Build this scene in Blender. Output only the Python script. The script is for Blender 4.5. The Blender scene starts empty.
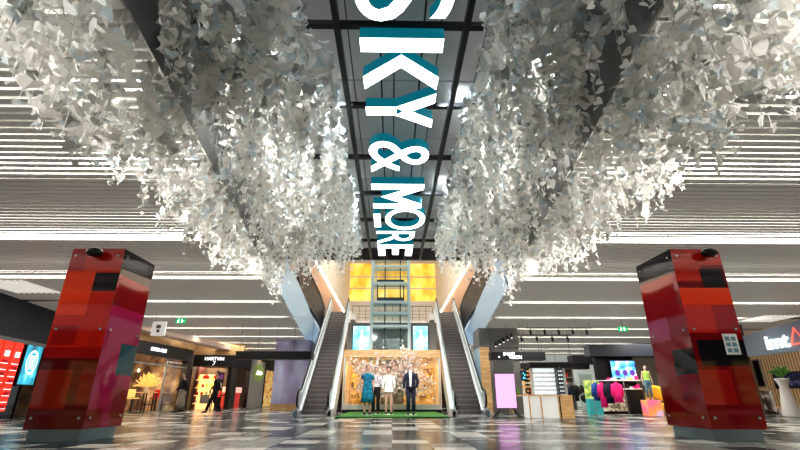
import bpy, bmesh, math, random
from mathutils import Vector, Matrix
random.seed(7)
sc = bpy.context.scene
COL = sc.collection
PI = math.pi
# ------------------------------------------------------------------ camera
CAMZ = 0.69
TH = math.radians(21.35); PSI = math.radians(0.97); FPX = 440.0
Fv = Vector((math.sin(PSI)*math.cos(TH), math.cos(PSI)*math.cos(TH), math.sin(TH)))
Rv = Vector((math.cos(PSI), -math.sin(PSI), 0)); Uv = Rv.cross(Fv)
CO = Vector((0, 0, CAMZ))
def ray(px, py): return Fv + Rv*((px-400)/FPX) + Uv*((225-py)/FPX)
def PY(px, py, Y): d = ray(px, py); return CO + d*(Y/d.y)
def PZ(px, py, Z): d = ray(px, py); return CO + d*((Z-CAMZ)/d.z)
cam_d = bpy.data.cameras.new('camera'); cam_d.sensor_width = 36; cam_d.lens = FPX/800*36
cam_d.clip_start = 0.05; cam_d.clip_end = 300
cam = bpy.data.objects.new('camera', cam_d); COL.objects.link(cam)
cam.location = CO; cam.rotation_euler = (PI/2+TH, 0, -PSI)
sc.camera = cam
sc.view_settings.view_transform = 'Standard'
sc.view_settings.look = 'Medium High Contrast'
sc.view_settings.exposure = 0.0
# ------------------------------------------------------------------ materials
def nt(name):
    m = bpy.data.materials.new(name); m.use_nodes = True
    return m, m.node_tree.nodes, m.node_tree.links, m.node_tree.nodes['Principled BSDF']
def mat(name, c, rough=0.5, metal=0.0, emit=0, ec=None, alpha=1, noise=0.0, nscale=8.0, spec=None, trans=0.0, coat=0.0):
    m, N, L, B = nt(name)
    B.inputs['Base Color'].default_value = (*c, 1)
    B.inputs['Roughness'].default_value = rough; B.inputs['Metallic'].default_value = metal
    if spec is not None: B.inputs['Specular IOR Level'].default_value = spec
    if coat: B.inputs['Coat Weight'].default_value = coat
    if trans: B.inputs['Transmission Weight'].default_value = trans
    if emit:
        B.inputs['Emission Color'].default_value = (*(ec or c), 1); B.inputs['Emission Strength'].default_value = emit
    if alpha < 1: B.inputs['Alpha'].default_value = alpha
    if noise:
        t = N.new('ShaderNodeTexNoise'); t.inputs['Scale'].default_value = nscale
        g = N.new('ShaderNodeTexCoord'); L.new(g.outputs['Object'], t.inputs['Vector'])
        r = N.new('ShaderNodeMix'); r.data_type = 'RGBA'
        r.inputs['A'].default_value = (*[max(0, x*(1-noise)) for x in c], 1)
        r.inputs['B'].default_value = (*[min(1, x*(1+noise)) for x in c], 1)
        L.new(t.outputs['Fac'], r.inputs['Factor']); L.new(r.outputs['Result'], B.inputs['Base Color'])
    return m
def ramp_mat(name, tex, scale, stops, rough=0.5, stretch=(1,1,1), emit=0, interp='LINEAR', distort=0.0):
    """procedural colour pattern in object space"""
    m, N, L, B = nt(name)
    g = N.new('ShaderNodeTexCoord'); mp = N.new('ShaderNodeMapping'); mp.inputs['Scale'].default_value = stretch
    L.new(g.outputs['Object'], mp.inputs['Vector'])
    cr = N.new('ShaderNodeValToRGB'); cr.color_ramp.interpolation = interp
    el = cr.color_ramp.elements
    while len(el) < len(stops): el.new(0.5)
    for e, (p, c) in zip(el, stops): e.position = p; e.color = (*c, 1)
    if tex == 'noise':
        t = N.new('ShaderNodeTexNoise'); t.inputs['Scale'].default_value = scale; out = t.outputs['Fac']
    elif tex == 'wave':
        t = N.new('ShaderNodeTexWave'); t.inputs['Scale'].default_value = scale; t.inputs['Distortion'].default_value = distort; out = t.outputs['Fac']
    else:
        t = N.new('ShaderNodeTexVoronoi'); t.inputs['Scale'].default_value = scale
        s = N.new('ShaderNodeSeparateColor'); L.new(t.outputs['Color'], s.inputs['Color']); out = s.outputs['Red']
    L.new(mp.outputs['Vector'], t.inputs['Vector']); L.new(out, cr.inputs['Fac'])
    L.new(cr.outputs['Color'], B.inputs['Base Color']); B.inputs['Roughness'].default_value = rough
    if emit:
        L.new(cr.outputs['Color'], B.inputs['Emission Color']); B.inputs['Emission Strength'].default_value = emit
    return m
def glass_mat(name, tint=(0.8,0.9,0.9), fac=0.82):
    m, N, L, B = nt(name)
    N.remove(B); out = N['Material Output']
    tr = N.new('ShaderNodeBsdfTransparent'); tr.inputs['Color'].default_value = (*tint, 1)
    gl = N.new('ShaderNodeBsdfGlossy'); gl.inputs['Roughness'].default_value = 0.04
    mx = N.new('ShaderNodeMixShader'); mx.inputs['Fac'].default_value = 1-fac
    L.new(tr.outputs[0], mx.inputs[1]); L.new(gl.outputs[0], mx.inputs[2]); L.new(mx.outputs[0], out.inputs[0])
    return m
M = {}
M['white'] = mat('white_paint', (0.8,0.8,0.78), 0.5)
M['offwhite'] = mat('off_white_paint', (0.62,0.6,0.57), 0.55, noise=0.05)
M['black'] = mat('black_satin', (0.012,0.012,0.015), 0.35)
M['navy'] = mat('dark_navy_panel', (0.018,0.022,0.034), 0.55, noise=0.2, nscale=1.0)
M['dark'] = mat('dark_brown_grey', (0.04,0.033,0.03), 0.6, noise=0.2)
M['grey'] = mat('mid_grey', (0.22,0.22,0.22), 0.6, noise=0.1)
M['slat'] = mat('slat_aluminium', (0.46,0.45,0.42), 0.5, emit=0.10, ec=(0.9,0.85,0.78))  # slight glow stands in for light bounced up from the floor
M['plenum'] = mat('ceiling_void', (0.28,0.275,0.26), 0.8)
M['strip'] = mat('light_strip', (1,1,1), 0.5, emit=14, ec=(1,0.96,0.86))
M['chrome'] = mat('brushed_steel', (0.52,0.55,0.57), 0.4, 0.9)
M['darkmetal'] = mat('dark_metal', (0.06,0.06,0.065), 0.4, 0.6)
M['fascia'] = mat('pale_blue_white_fascia', (0.66,0.76,0.82), 0.45, emit=0.22, ec=(0.6,0.8,1.0))  # glow put into the panel so the slab edge looks brightly lit
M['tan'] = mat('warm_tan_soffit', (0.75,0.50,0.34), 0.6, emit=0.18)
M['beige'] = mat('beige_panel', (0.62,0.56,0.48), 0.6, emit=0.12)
M['wood'] = ramp_mat('oak_boards', 'noise', 3.0, [(0.3,(0.42,0.25,0.11)),(0.7,(0.66,0.43,0.21))], 0.45, (1,1,12))
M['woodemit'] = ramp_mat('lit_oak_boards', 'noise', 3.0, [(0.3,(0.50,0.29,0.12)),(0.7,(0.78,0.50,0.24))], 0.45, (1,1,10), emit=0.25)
M['grass'] = ramp_mat('artificial_grass', 'noise', 60, [(0.35,(0.02,0.11,0.015)),(0.65,(0.08,0.28,0.05))], 0.9)
M['letter'] = mat('lit_letter_face', (1,1,1), 0.5, emit=4.0, ec=(0.93,1,1))
M['teal'] = mat('teal_letter_return', (0.0,0.10,0.14), 0.4, emit=0.26, ec=(0.0,0.45,0.6))
M['glass'] = glass_mat('clear_glass', (0.85,0.92,0.92), 0.95)
M['darkglass'] = glass_mat('smoked_glass', (0.35,0.37,0.4), 0.85)
M['shopglass'] = glass_mat('shop_glass', (0.85,0.87,0.85), 0.9)
M['skin'] = mat('skin', (0.52,0.32,0.23), 0.5)
M['skin2'] = mat('pale_skin', (0.72,0.5,0.4), 0.5)
M['hair'] = mat('dark_hair', (0.035,0.022,0.017), 0.6)
M['blue_dress'] = ramp_mat('teal_blue_cloth', 'noise', 12, [(0.4,(0.0,0.10,0.19)),(0.62,(0.01,0.24,0.36))], 0.8)
M['white_cloth'] = mat('white_cloth', (0.85,0.82,0.76), 0.85)
M['floral'] = ramp_mat('floral_cloth', 'noise', 22, [(0.42,(0.8,0.76,0.74)),(0.58,(0.3,0.24,0.3))], 0.8)
M['suit'] = mat('navy_suit_cloth', (0.018,0.02,0.045), 0.8)
M['blackcloth'] = mat('black_cloth', (0.015,0.015,0.018), 0.9)
M['skirt'] = mat('taupe_cloth', (0.28,0.24,0.19), 0.9, noise=0.3)
M['jeans'] = mat('denim', (0.12,0.24,0.33), 0.85, noise=0.2)
M['lime'] = mat('lime_cloth', (0.42,0.72,0.12), 0.8)
M['pinkc'] = mat('hot_pink_cloth', (0.85,0.02,0.22), 0.8, emit=0.12)
M['bluec'] = mat('deep_blue_cloth', (0.02,0.08,0.35), 0.8)
M['redc'] = mat('red_lacquer', (0.7,0.02,0.03), 0.3)
M['gold'] = ramp_mat('golden_lit_back', 'noise', 2.2, [(0.3,(0.30,0.13,0.03)),(0.5,(0.85,0.48,0.14)),(0.72,(1,0.8,0.42))], 0.6, (1,1,1.6), emit=0.5)
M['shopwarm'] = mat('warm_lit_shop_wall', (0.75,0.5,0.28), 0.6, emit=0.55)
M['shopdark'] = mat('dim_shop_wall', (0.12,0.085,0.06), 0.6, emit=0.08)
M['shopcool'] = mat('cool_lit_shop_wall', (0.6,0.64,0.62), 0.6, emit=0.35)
M['green_sign'] = mat('exit_green', (0.0,0.5,0.15), 0.5, emit=0.6)
M['warmlamp'] = mat('warm_lamp', (1,0.7,0.35), 0.5, emit=9)
M['whitelamp'] = mat('white_lamp', (1,1,1), 0.5, emit=1.6)
M['pinkscreen'] = mat('pink_lit_screen', (0.5,0.2,0.5), 0.3, emit=1.05, ec=(0.9,0.47,0.88))
M['bluescreen'] = ramp_mat('cyan_lit_screen', 'noise', 1.6, [(0.3,(0.02,0.4,0.6)),(0.55,(0.25,0.8,0.95)),(0.7,(0.9,1,1))], 0.3, emit=1.3)
M['tv'] = ramp_mat('tv_picture', 'noise', 3.0, [(0.3,(0.03,0.1,0.6)),(0.5,(0.1,0.45,0.95)),(0.6,(0.7,0.5,0.95)),(0.75,(0.95,0.95,1))], 0.3, emit=1.2)
M['amber'] = ramp_mat('amber_lit_glass', 'noise', 0.9, [(0.25,(0.55,0.25,0.02)),(0.5,(0.95,0.55,0.06)),(0.8,(1,0.8,0.3))], 0.4, (1,1,0.6), emit=0.75)
M['step'] = mat('escalator_step', (0.10,0.085,0.08), 0.45, 0.3)
M['stepedge'] = mat('escalator_step_edge', (0.30,0.27,0.26), 0.4, 0.3)
M['rubber'] = mat('black_rubber', (0.012,0.012,0.013), 0.4)
M['mesh'] = ramp_mat('perforated_dark_mesh', 'voronoi', 9, [(0,(0.008,0.008,0.012)),(0.7,(0.01,0.01,0.016)),(0.9,(0.05,0.05,0.08)),(1,(0.2,0.2,0.26))], 0.5)
M['lavender'] = ramp_mat('lilac_lit_column', 'noise', 0.9, [(0.35,(0.24,0.20,0.30)),(0.5,(0.36,0.34,0.52)),(0.68,(0.5,0.55,0.68))], 0.35, (1,1,.5), emit=0.10)
M['brownglass'] = mat('brown_glass_panel', (0.10,0.06,0.045), 0.2, coat=0.5)
M['bluegrey'] = mat('light_blue_panel', (0.45,0.6,0.68), 0.4, emit=0.08)
M['greyslat'] = ramp_mat('grey_vertical_boards', 'wave', 3.0, [(0.2,(0.14,0.13,0.12)),(0.6,(0.42,0.38,0.33))], 0.7, emit=0.15)
M['leafgreen'] = mat('green_leaf', (0.10,0.25,0.04), 0.7)
M['pampas'] = mat('golden_dried_grass', (0.9,0.65,0.22), 0.8, emit=0.35)
M['bark'] = mat('pale_bark', (0.35,0.27,0.22), 0.8)
M['redlit'] = mat('red_lit_panel', (0.8,0.03,0.02), 0.4, emit=1.0, ec=(1,0.035,0.015))
M['whitelit'] = mat('white_lit_panel', (1,1,1), 0.4, emit=1.6)
M['plinth'] = mat('stainless_plinth', (0.22,0.30,0.34), 0.3, 0.85, noise=0.15, nscale=2)
# leaf: white translucent paper; cool and grey copies paint in uneven light
def paper(name, c, tl=0.35):
    m, N, L, B = nt(name)
    N.remove(B); out = N['Material Output']
    d = N.new('ShaderNodeBsdfDiffuse'); t = N.new('ShaderNodeBsdfTranslucent')
    d.inputs[0].default_value = (*c,1); t.inputs[0].default_value = (*c,1)
    mx = N.new('ShaderNodeMixShader'); mx.inputs[0].default_value = tl
    L.new(d.outputs[0], mx.inputs[1]); L.new(t.outputs[0], mx.inputs[2]); L.new(mx.outputs[0], out.inputs[0])
    return m
M['leafw'] = paper('warm_white_paper', (0.9,0.88,0.84)); M['leafc'] = paper('cool_lit_paper', (0.74,0.82,0.85))
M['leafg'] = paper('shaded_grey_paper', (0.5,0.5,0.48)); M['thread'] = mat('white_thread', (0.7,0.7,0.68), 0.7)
M['blossom'] = paper('white_blossom', (0.9,0.84,0.78)); M['blossompink'] = paper('pink_blossom', (0.82,0.5,0.45))
# ------------------------------------------------------------------ mesh builder
class MB:
    def __init__(s): s.v = []; s.f = []; s.mi = []
    def add(s, vs, fs, mi=0):
        b = len(s.v); s.v += [tuple(v) for v in vs]
        for f in fs: s.f.append(tuple(i+b for i in f)); s.mi.append(mi)
    def box(s, x0, x1, y0, y1, z0, z1, mi=0):
        if x1 < x0: x0, x1 = x1, x0
        if y1 < y0: y0, y1 = y1, y0
        if z1 < z0: z0, z1 = z1, z0
        vs = [(x,y,z) for z in (z0,z1) for y in (y0,y1) for x in (x0,x1)]
        s.add(vs, [(0,2,3,1),(4,5,7,6),(0,1,5,4),(2,6,7,3),(0,4,6,2),(1,3,7,5)], mi)
        return s
    def cbox(s, x0, x1, y0, y1, z0, z1, c=0.01, mi=0):
        """box with bevelled vertical and horizontal edges"""
        bm = bmesh.new(); bmesh.ops.create_cube(bm, size=1)
        for v in bm.verts: v.co = Vector(((x0+x1)/2+v.co.x*(x1-x0), (y0+y1)/2+v.co.y*(y1-y0), (z0+z1)/2+v.co.z*(z1-z0)))
        bmesh.ops.bevel(bm, geom=bm.edges[:], offset=c, segments=2, affect='EDGES', profile=0.6)
        s.frombm(bm, mi); return s
    def frombm(s, bm, mi=0, mw=None):
        bm.verts.index_update()
        s.add([(mw @ v.co if mw else v.co) for v in bm.verts], [tuple(v.index for v in f.verts) for f in bm.faces], mi); bm.free()
    def obox(s, p, q, w, h, mi=0):
        """bar from p to q of width w (horizontal) and height h"""
        p = Vector(p); q = Vector(q); d = (q-p).normalized()
        up = Vector((0,0,1)) if abs(d.z) < 0.99 else Vector((0,1,0))
        r = d.cross(up).normalized()*w/2; u = r.cross(d).normalized()*h/2
        vs = [p-r-u,p+r-u,p+r+u,p-r+u,q-r-u,q+r-u,q+r+u,q-r+u]
        s.add(vs, [(0,3,2,1),(4,5,6,7),(0,1,5,4),(1,2,6,5),(2,3,7,6),(3,0,4,7)], mi); return s
    def tube(s, pts, rs, n=8, mi=0, cap=True):
        pts = [Vector(p) for p in pts]
        if not hasattr(rs, '__len__'): rs = [rs]*len(pts)
        rings = []; prev = None
        for i, p in enumerate(pts):
            d = (pts[min(i+1,len(pts)-1)]-pts[max(i-1,0)]).normalized()
            a = prev if prev is not None else (Vector((1,0,0)) if abs(d.x) < 0.9 else Vector((0,1,0)))
            a = (a - d*a.dot(d)).normalized(); prev = a; b = d.cross(a)
            r = rs[i]; r = r if hasattr(r,'__len__') else (r,r)
            rings.append([p + a*r[0]*math.cos(2*PI*k/n) + b*r[1]*math.sin(2*PI*k/n) for k in range(n)])
        vs = [v for r in rings for v in r]; fs = []
        for i in range(len(pts)-1):
            for k in range(n): fs.append((i*n+k, i*n+(k+1)%n, (i+1)*n+(k+1)%n, (i+1)*n+k))
        if cap: fs.append(tuple(reversed(range(n)))); fs.append(tuple((len(pts)-1)*n+k for k in range(n)))
        s.add(vs, fs, mi); return s
    def loft(s, rings, n=16, mi=0, cap=True):
        """rings: (z, rx, ry[, cx, cy]) stacked upward"""
        vs = []; fs = []
        for r in rings:
            z, rx, ry = r[:3]; cx, cy = (r[3], r[4]) if len(r) > 3 else (0,0)
            vs += [(cx+rx*math.cos(2*PI*k/n), cy+ry*math.sin(2*PI*k/n), z) for k in range(n)]
        for i in range(len(rings)-1):
            for k in range(n): fs.append((i*n+k, i*n+(k+1)%n, (i+1)*n+(k+1)%n, (i+1)*n+k))
        if cap: fs.append(tuple(reversed(range(n)))); fs.append(tuple((len(rings)-1)*n+k for k in range(n)))
        s.add(vs, fs, mi); return s
    def ell(s, c, r, mi=0, u=14, v=10):
        bm = bmesh.new(); bmesh.ops.create_uvsphere(bm, u_segments=u, v_segments=v, radius=1)
        for w in bm.verts: w.co = Vector((c[0]+w.co.x*r[0], c[1]+w.co.y*r[1], c[2]+w.co.z*r[2]))
        s.frombm(bm, mi); return s
    def quad(s, a, b, c, d, mi=0): s.add([a,b,c,d], [(0,1,2,3)], mi); return s
    def prism(s, poly, a0, a1, axis='x', mi=0):
        """poly of 2-D points extruded along axis"""
        def P(p, t): return {'x': (t,p[0],p[1]), 'y': (p[0],t,p[1]), 'z': (p[0],p[1],t)}[axis]
        n = len(poly); vs = [P(p,a0) for p in poly]+[P(p,a1) for p in poly]
        fs = [tuple(range(n)), tuple(reversed(range(n,2*n)))]+[(i, i+n, (i+1)%n+n, (i+1)%n) for i in range(n)]
        s.add(vs, fs, mi); return s
    def mesh(s, name, mats, smooth=False):
        me = bpy.data.meshes.new(name); me.from_pydata(s.v, [], s.f)
        for m in (mats if isinstance(mats,(list,tuple)) else [mats]): me.materials.append(m)
        me.polygons.foreach_set('material_index', s.mi)
        if smooth: me.polygons.foreach_set('use_smooth', [True]*len(me.polygons))
        bm = bmesh.new(); bm.from_mesh(me); bmesh.ops.recalc_face_normals(bm, faces=bm.faces[:]); bm.to_mesh(me); bm.free()
        return me
    def build(s, name, mats, parent=None, smooth=False):
        o = bpy.data.objects.new(name, s.mesh(name, mats, smooth)); COL.objects.link(o)
        if parent: o.parent = parent
        return o
def tag(o, label, cat, group=None, kind=None):
    o['label'] = label; o['category'] = cat
    if group: o['group'] = group
    if kind: o['kind'] = kind
    return o
def thing(name, label, cat, loc=(0,0,0), rz=0, group=None):
    o = bpy.data.objects.new(name, None); COL.objects.link(o); o.empty_display_size = 0.2
    o.location = loc; o.rotation_euler = (0,0,rz); return tag(o, label, cat, group)
def struct(name, mb, mats, smooth=False):
    o = mb.build(name, mats, None, smooth); o['kind'] = 'structure'; return o
def children(o): return [c for c in bpy.data.objects if c.parent == o]
def dup(root, loc, rz=None, label=None, group=None):
    def cp(o, par):
        c = o.copy(); COL.objects.link(c)
        if par is not None: c.parent = par
        for ch in children(o): cp(ch, c)
        return c
    r = cp(root, None); r.location = loc
    if rz is not None: r.rotation_euler = (0,0,rz)
    if label: r['label'] = label
    if group: r['group'] = group
    return r
def text_mb(mb, txt, fit, place, depth=0.02, mi=0, offset=0.0, side_mi=None):
    """solid lettering: fit=(w,h) box in its own plane, place maps (u,v,d) -> point"""
    cu = bpy.data.curves.new('t', 'FONT'); cu.body = txt; cu.offset = offset; cu.extrude = 0.5; cu.resolution_u = 6
    ob = bpy.data.objects.new('t', cu); COL.objects.link(ob)
    bpy.context.view_layer.update()
    me = ob.evaluated_get(bpy.context.evaluated_depsgraph_get()).to_mesh()
    xs = [v.co.x for v in me.vertices]; ys = [v.co.y for v in me.vertices]
    x0, x1, y0, y1 = min(xs), max(xs), min(ys), max(ys); w, h = fit
    vs = [place((v.co.x-x0)/(x1-x0)*w, (v.co.y-y0)/(y1-y0)*h, (v.co.z+0.5)*depth) for v in me.vertices]
    b = len(mb.v); mb.v += [tuple(v) for v in vs]
    for p in me.polygons:
        mb.f.append(tuple(i+b for i in p.vertices))
        mb.mi.append(mi if (side_mi is None or p.normal.z > 0.9) else side_mi)
    ob.to_mesh_clear(); bpy.data.objects.remove(ob); bpy.data.curves.remove(cu)
# ------------------------------------------------------------------ the setting
CZ = 3.8                                  # slatted ceiling height
def voidx(y): return min(5.3, 2.26+0.118*(y-2.75))
# floor: polished tiles
def floor_mat():
    m, N, L, B = nt('polished_floor_tiles')
    g = N.new('ShaderNodeTexCoord')
    mp = N.new('ShaderNodeMapping'); mp.inputs['Scale'].default_value = (1/0.6,1/0.6,1); L.new(g.outputs['Object'], mp.inputs['Vector'])
    fl = N.new('ShaderNodeVectorMath'); fl.operation = 'FLOOR'; L.new(mp.outputs[0], fl.inputs[0])
    wn = N.new('ShaderNodeTexWhiteNoise'); wn.noise_dimensions = '2D'; L.new(fl.outputs[0], wn.inputs['Vector'])
    cr = N.new('ShaderNodeValToRGB'); cr.color_ramp.interpolation = 'CONSTANT'
    el = cr.color_ramp.elements; el.new(0.5); el.new(0.75)
    for e, (p, c) in zip(el, [(0,(0.015,0.02,0.027)),(0.38,(0.08,0.095,0.105)),(0.55,(0.25,0.26,0.25)),(0.8,(0.55,0.53,0.49))]): e.position = p; e.color = (*c,1)
    L.new(wn.outputs['Value'], cr.inputs['Fac'])
    fr = N.new('ShaderNodeVectorMath'); fr.operation = 'FRACTION'; L.new(mp.outputs[0], fr.inputs[0])
    sp = N.new('ShaderNodeSeparateXYZ'); L.new(fr.outputs[0], sp.inputs[0])
    mn = N.new('ShaderNodeMath'); mn.operation = 'MINIMUM'; L.new(sp.outputs[0], mn.inputs[0]); L.new(sp.outputs[1], mn.inputs[1])
    lt = N.new('ShaderNodeMath'); lt.operation = 'LESS_THAN'; lt.inputs[1].default_value = 0.012; L.new(mn.outputs[0], lt.inputs[0])
    mx = N.new('ShaderNodeMix'); mx.data_type = 'RGBA'; L.new(lt.outputs[0], mx.inputs['Factor']); L.new(cr.outputs[0], mx.inputs['A']); mx.inputs['B'].default_value = (0.03,0.03,0.03,1)
    L.new(mx.outputs['Result'], B.inputs['Base Color'])
    no = N.new('ShaderNodeTexNoise'); no.inputs['Scale'].default_value = 2.5; L.new(g.outputs['Object'], no.inputs['Vector'])
    mr = N.new('ShaderNodeMapRange'); mr.inputs['To Min'].default_value = 0.10; mr.inputs['To Max'].default_value = 0.34; L.new(no.outputs['Fac'], mr.inputs['Value'])
    L.new(mr.outputs[0], B.inputs['Roughness']); B.inputs['Specular IOR Level'].default_value = 0.22
    return m
fm = MB(); fm.quad((-24,-6,0),(24,-6,0),(24,50,0),(-24,50,0)); struct('floor', fm, floor_mat())
# slatted ceilings either side of the opening, light bands above the slats
BANDS = [2.75, 4.1, 5.85, 8.8, 12.1, 15.4, 18.6, 21.8, 25.0, 28.2, 31.4, 34.6, 38]
for sgn, nm in ((-1,'left'), (1,'right')):
    mb = MB(); y = 0.4
    while y < 44:
        x0 = voidx(y) + 0.05
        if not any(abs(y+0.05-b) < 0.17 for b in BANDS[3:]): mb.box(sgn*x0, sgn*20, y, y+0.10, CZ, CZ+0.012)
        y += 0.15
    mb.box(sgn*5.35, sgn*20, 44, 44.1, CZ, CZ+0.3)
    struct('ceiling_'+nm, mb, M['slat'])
    mb = MB(); mb.prism([(sgn*voidx(0),-2),(sgn*20,-2),(sgn*20,44),(sgn*5.35,44),(sgn*5.35,28.5)], CZ+0.42, CZ+0.5, 'z')
    struct('ceiling_deck_'+nm, mb, M['plenum'])
    M['strip_near'] = mat('soft_light_strip', (1,1,1), 0.5, emit=5, ec=(1,0.97,0.9))
    dv = MB()
    for b in BANDS: dv.box(sgn*(voidx(b)+.2), sgn*20, b+0.22, b+0.25, CZ+0.02, CZ+0.42)  # unseen baffles added to stop strip light spreading to the far side
    struct('ceiling_light_baffle_'+nm, dv, M['plenum'])
    for i, b in enumerate(BANDS):
        w = 0.11 if b > 9 else 0.16
        lm = MB(); xa = voidx(b)+0.35
        lm.cbox(sgn*xa if sgn > 0 else -11.4, 15.2 if sgn > 0 else -xa, b-w, b+w, CZ+0.12, CZ+0.17, 0.01)
        o = lm.build('linear_light', M['strip'] if b > 5 else M['strip_near'])
        tag(o, 'long white light strip above the %s slatted ceiling' % nm, 'light strip', 'light strips above the %s slats' % nm)
# upper slab edge around the opening
for sgn, nm in ((-1,'left'), (1,'right')):
    mb = MB(); ys = [13, 18, 24, 28.5]
    lean = lambda y: 0.15+0.45*max(0, min(1, (y-8)/20))
    for a, b in zip(ys, ys[1:]):
        A = [(sgn*voidx(a), a, CZ-0.02), (sgn*voidx(b), b, CZ-0.02), (sgn*(voidx(b)-lean(b)), b, 4.65), (sgn*(voidx(a)-lean(a)), a, 4.65)]
        mb.quad(*A)
        B_ = [A[3], A[2], (sgn*(voidx(b)+0.6), b, 4.65), (sgn*(voidx(a)+0.6), a, 4.65)]
        mb.quad(*B_)
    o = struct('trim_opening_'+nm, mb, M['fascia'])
    mb = MB(); ys = [0.4, 6, 13]
    for a, b in zip(ys, ys[1:]): mb.quad((sgn*voidx(a),a,CZ-.02),(sgn*voidx(b),b,CZ-.02),(sgn*voidx(b),b,4.66),(sgn*voidx(a),a,4.66)); mb.quad((sgn*voidx(a),a,4.64),(sgn*voidx(b),b,4.64),(sgn*(voidx(b)+2.2),b,4.64),(sgn*(voidx(a)+2.2),a,4.64))
    struct('trim_ceiling_edge_'+nm, mb, M['grey'])
    # end return beside the escalator head
    mb = MB(); mb.box(sgn*4.55, sgn*5.6, 28.45, 28.6, CZ-0.02, 5.9); struct('trim_return_'+nm, mb, M['fascia'])
# centre ceiling (dark grey boards) over the sign
SZ = 4.9
mb = MB(); y = 0.6
while y < 13.6:
    for k in range(-6, 6):
        mb.box(k*0.62+0.01, k*0.62+0.61, y+0.012, y+1.62, SZ+0.34, SZ+0.38)
    y += 1.64
struct('ceiling_centre', mb, mat('grey_ceiling_boards', (0.5,0.5,0.49), 0.6, noise=0.25, nscale=1.5, emit=0.10))
mb = MB(); mb.box(-4.2, 4.2, 0.5, 14.1, SZ+0.40, SZ+0.5); mb.box(-4.2, 4.2, 14.0, 14.15, SZ+0.05, SZ+0.5)
for sgn in (-1,1): mb.box(sgn*3.72, sgn*4.3, 0.4, 14.1, 4.64, SZ+0.5)
struct('ceiling_deck_centre', mb, M['dark'])
# black ladder frame
RL = PZ(333, 5, SZ).x; RR = PZ(472, 5, SZ).x
fr = thing('ceiling_frame', 'black steel ladder frame carrying the lit ceiling sign', 'frame', (0,0,SZ))
for x in (RL, RR): MB().box(x-0.035, x+0.035, 0.6, 13.9, 0.0, 0.12).build('rail', M['black'], fr)
for k in range(8):
    yy = 2.62+1.64*k
    MB().box(-3.6, 3.6, yy-0.04, yy+0.04, 0.125, 0.2).build('crossbar', M['black'], fr)
for x in (RL+0.33*(RR-RL), RL+0.67*(RR-RL)): MB().box(x-0.012, x+0.012, 0.6, 13.9, 0.0, 0.06).build('thin_rail', M['darkmetal'], fr)
# lit letters
sg = thing('illuminated_sign', 'white lit SKY & MORE lettering with teal sides running along the ceiling', 'sign', (0,0,SZ))
def letter(ch, ya, yb, ra, rb, offs=0.0):
    """ya,yb rows of the photo where it starts/ends, ra,rb place across the frame 0..1"""
    Zf = SZ-0.16
    D0 = PZ(392, ya, Zf).y; D1 = PZ(392, yb, Zf).y; W = RR-RL
    m = MB()
    if ch == '_': m.box(RL+W*ra, RL+W*rb, D0, D1, -0.16, -0.0, 1); m.box(RL+W*ra, RL+W*rb, D0, D1, -0.165, -0.16, 0)
    else:
        x0 = RL+W*ra; h = W*(rb-ra)
        text_mb(m, ch, (D1-D0, h), lambda u, v, d: (x0+v, D0+u, -d), 0.165, 0, offs*0.25, 1)
    return m.build('letter', [M['letter'], M['teal']], sg)
letter('S', -34, 21, 0.17, 0.85); 
letter('&', 141, 172, 0.17, 0.84); letter('O', 208, 229.5, 0.32, 0.93); letter('_', 214, 227, 0.15, 0.25)
letter('R', 231, 243.5, 0.17, 0.80); 
def poly_letter(polys, ya, yb, ra, rb):
    Zf = SZ-0.16; D0 = PZ(392, ya, Zf).y; D1 = PZ(392, yb, Zf).y; W = RR-RL; x0 = RL+W*ra; h = W*(rb-ra)
    m = MB()
    for P in polys:
        q = [(x0+v*h, D0+u*(D1-D0)) for u, v in P]
        m.prism(q, -0.16, 0, 'z', 1); m.prism(q, -0.168, -0.161, 'z', 0)
    return m.build('letter', [M['letter'], M['teal']], sg)
poly_letter([[(0,0),(.24,0),(.24,1),(0,1)], [(.28,.38),(.28,.62),(.34,.62),(1,.22),(1,0),(.72,0)][:0] or [(.29,.50),(.53,.50),(1,.99),(.73,1)], [(.29,.50),(.53,.50),(1,.01),(.73,0)]], 38, 89, 0.18, 0.82)
poly_letter([[(.38,0),(.62,0),(.62,.45),(.38,.45)], [(.38,.44),(.55,.60),(.25,1),(0,1)], [(.62,.44),(.45,.60),(.75,1),(1,1)]], 93, 127, 0.18, 0.82)
poly_letter([[(0,0),(.2,0),(.2,1),(0,1)], [(.8,0),(1,0),(1,1),(.8,1)], [(.19,1),(.19,.66),(.5,.18),(.5,.52)], [(.81,1),(.81,.66),(.5,.18),(.5,.52)]], 184, 208, 0.16, 0.84)
poly_letter([[(0,0),(.3,0),(.3,1),(0,1)], [(.28,0),(1,0),(1,.2),(.28,.2)], [(.28,.41),(.9,.41),(.9,.6),(.28,.6)], [(.28,.8),(1,.8),(1,1),(.28,1)]], 244.5, 255.5, 0.17, 0.80)
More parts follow.
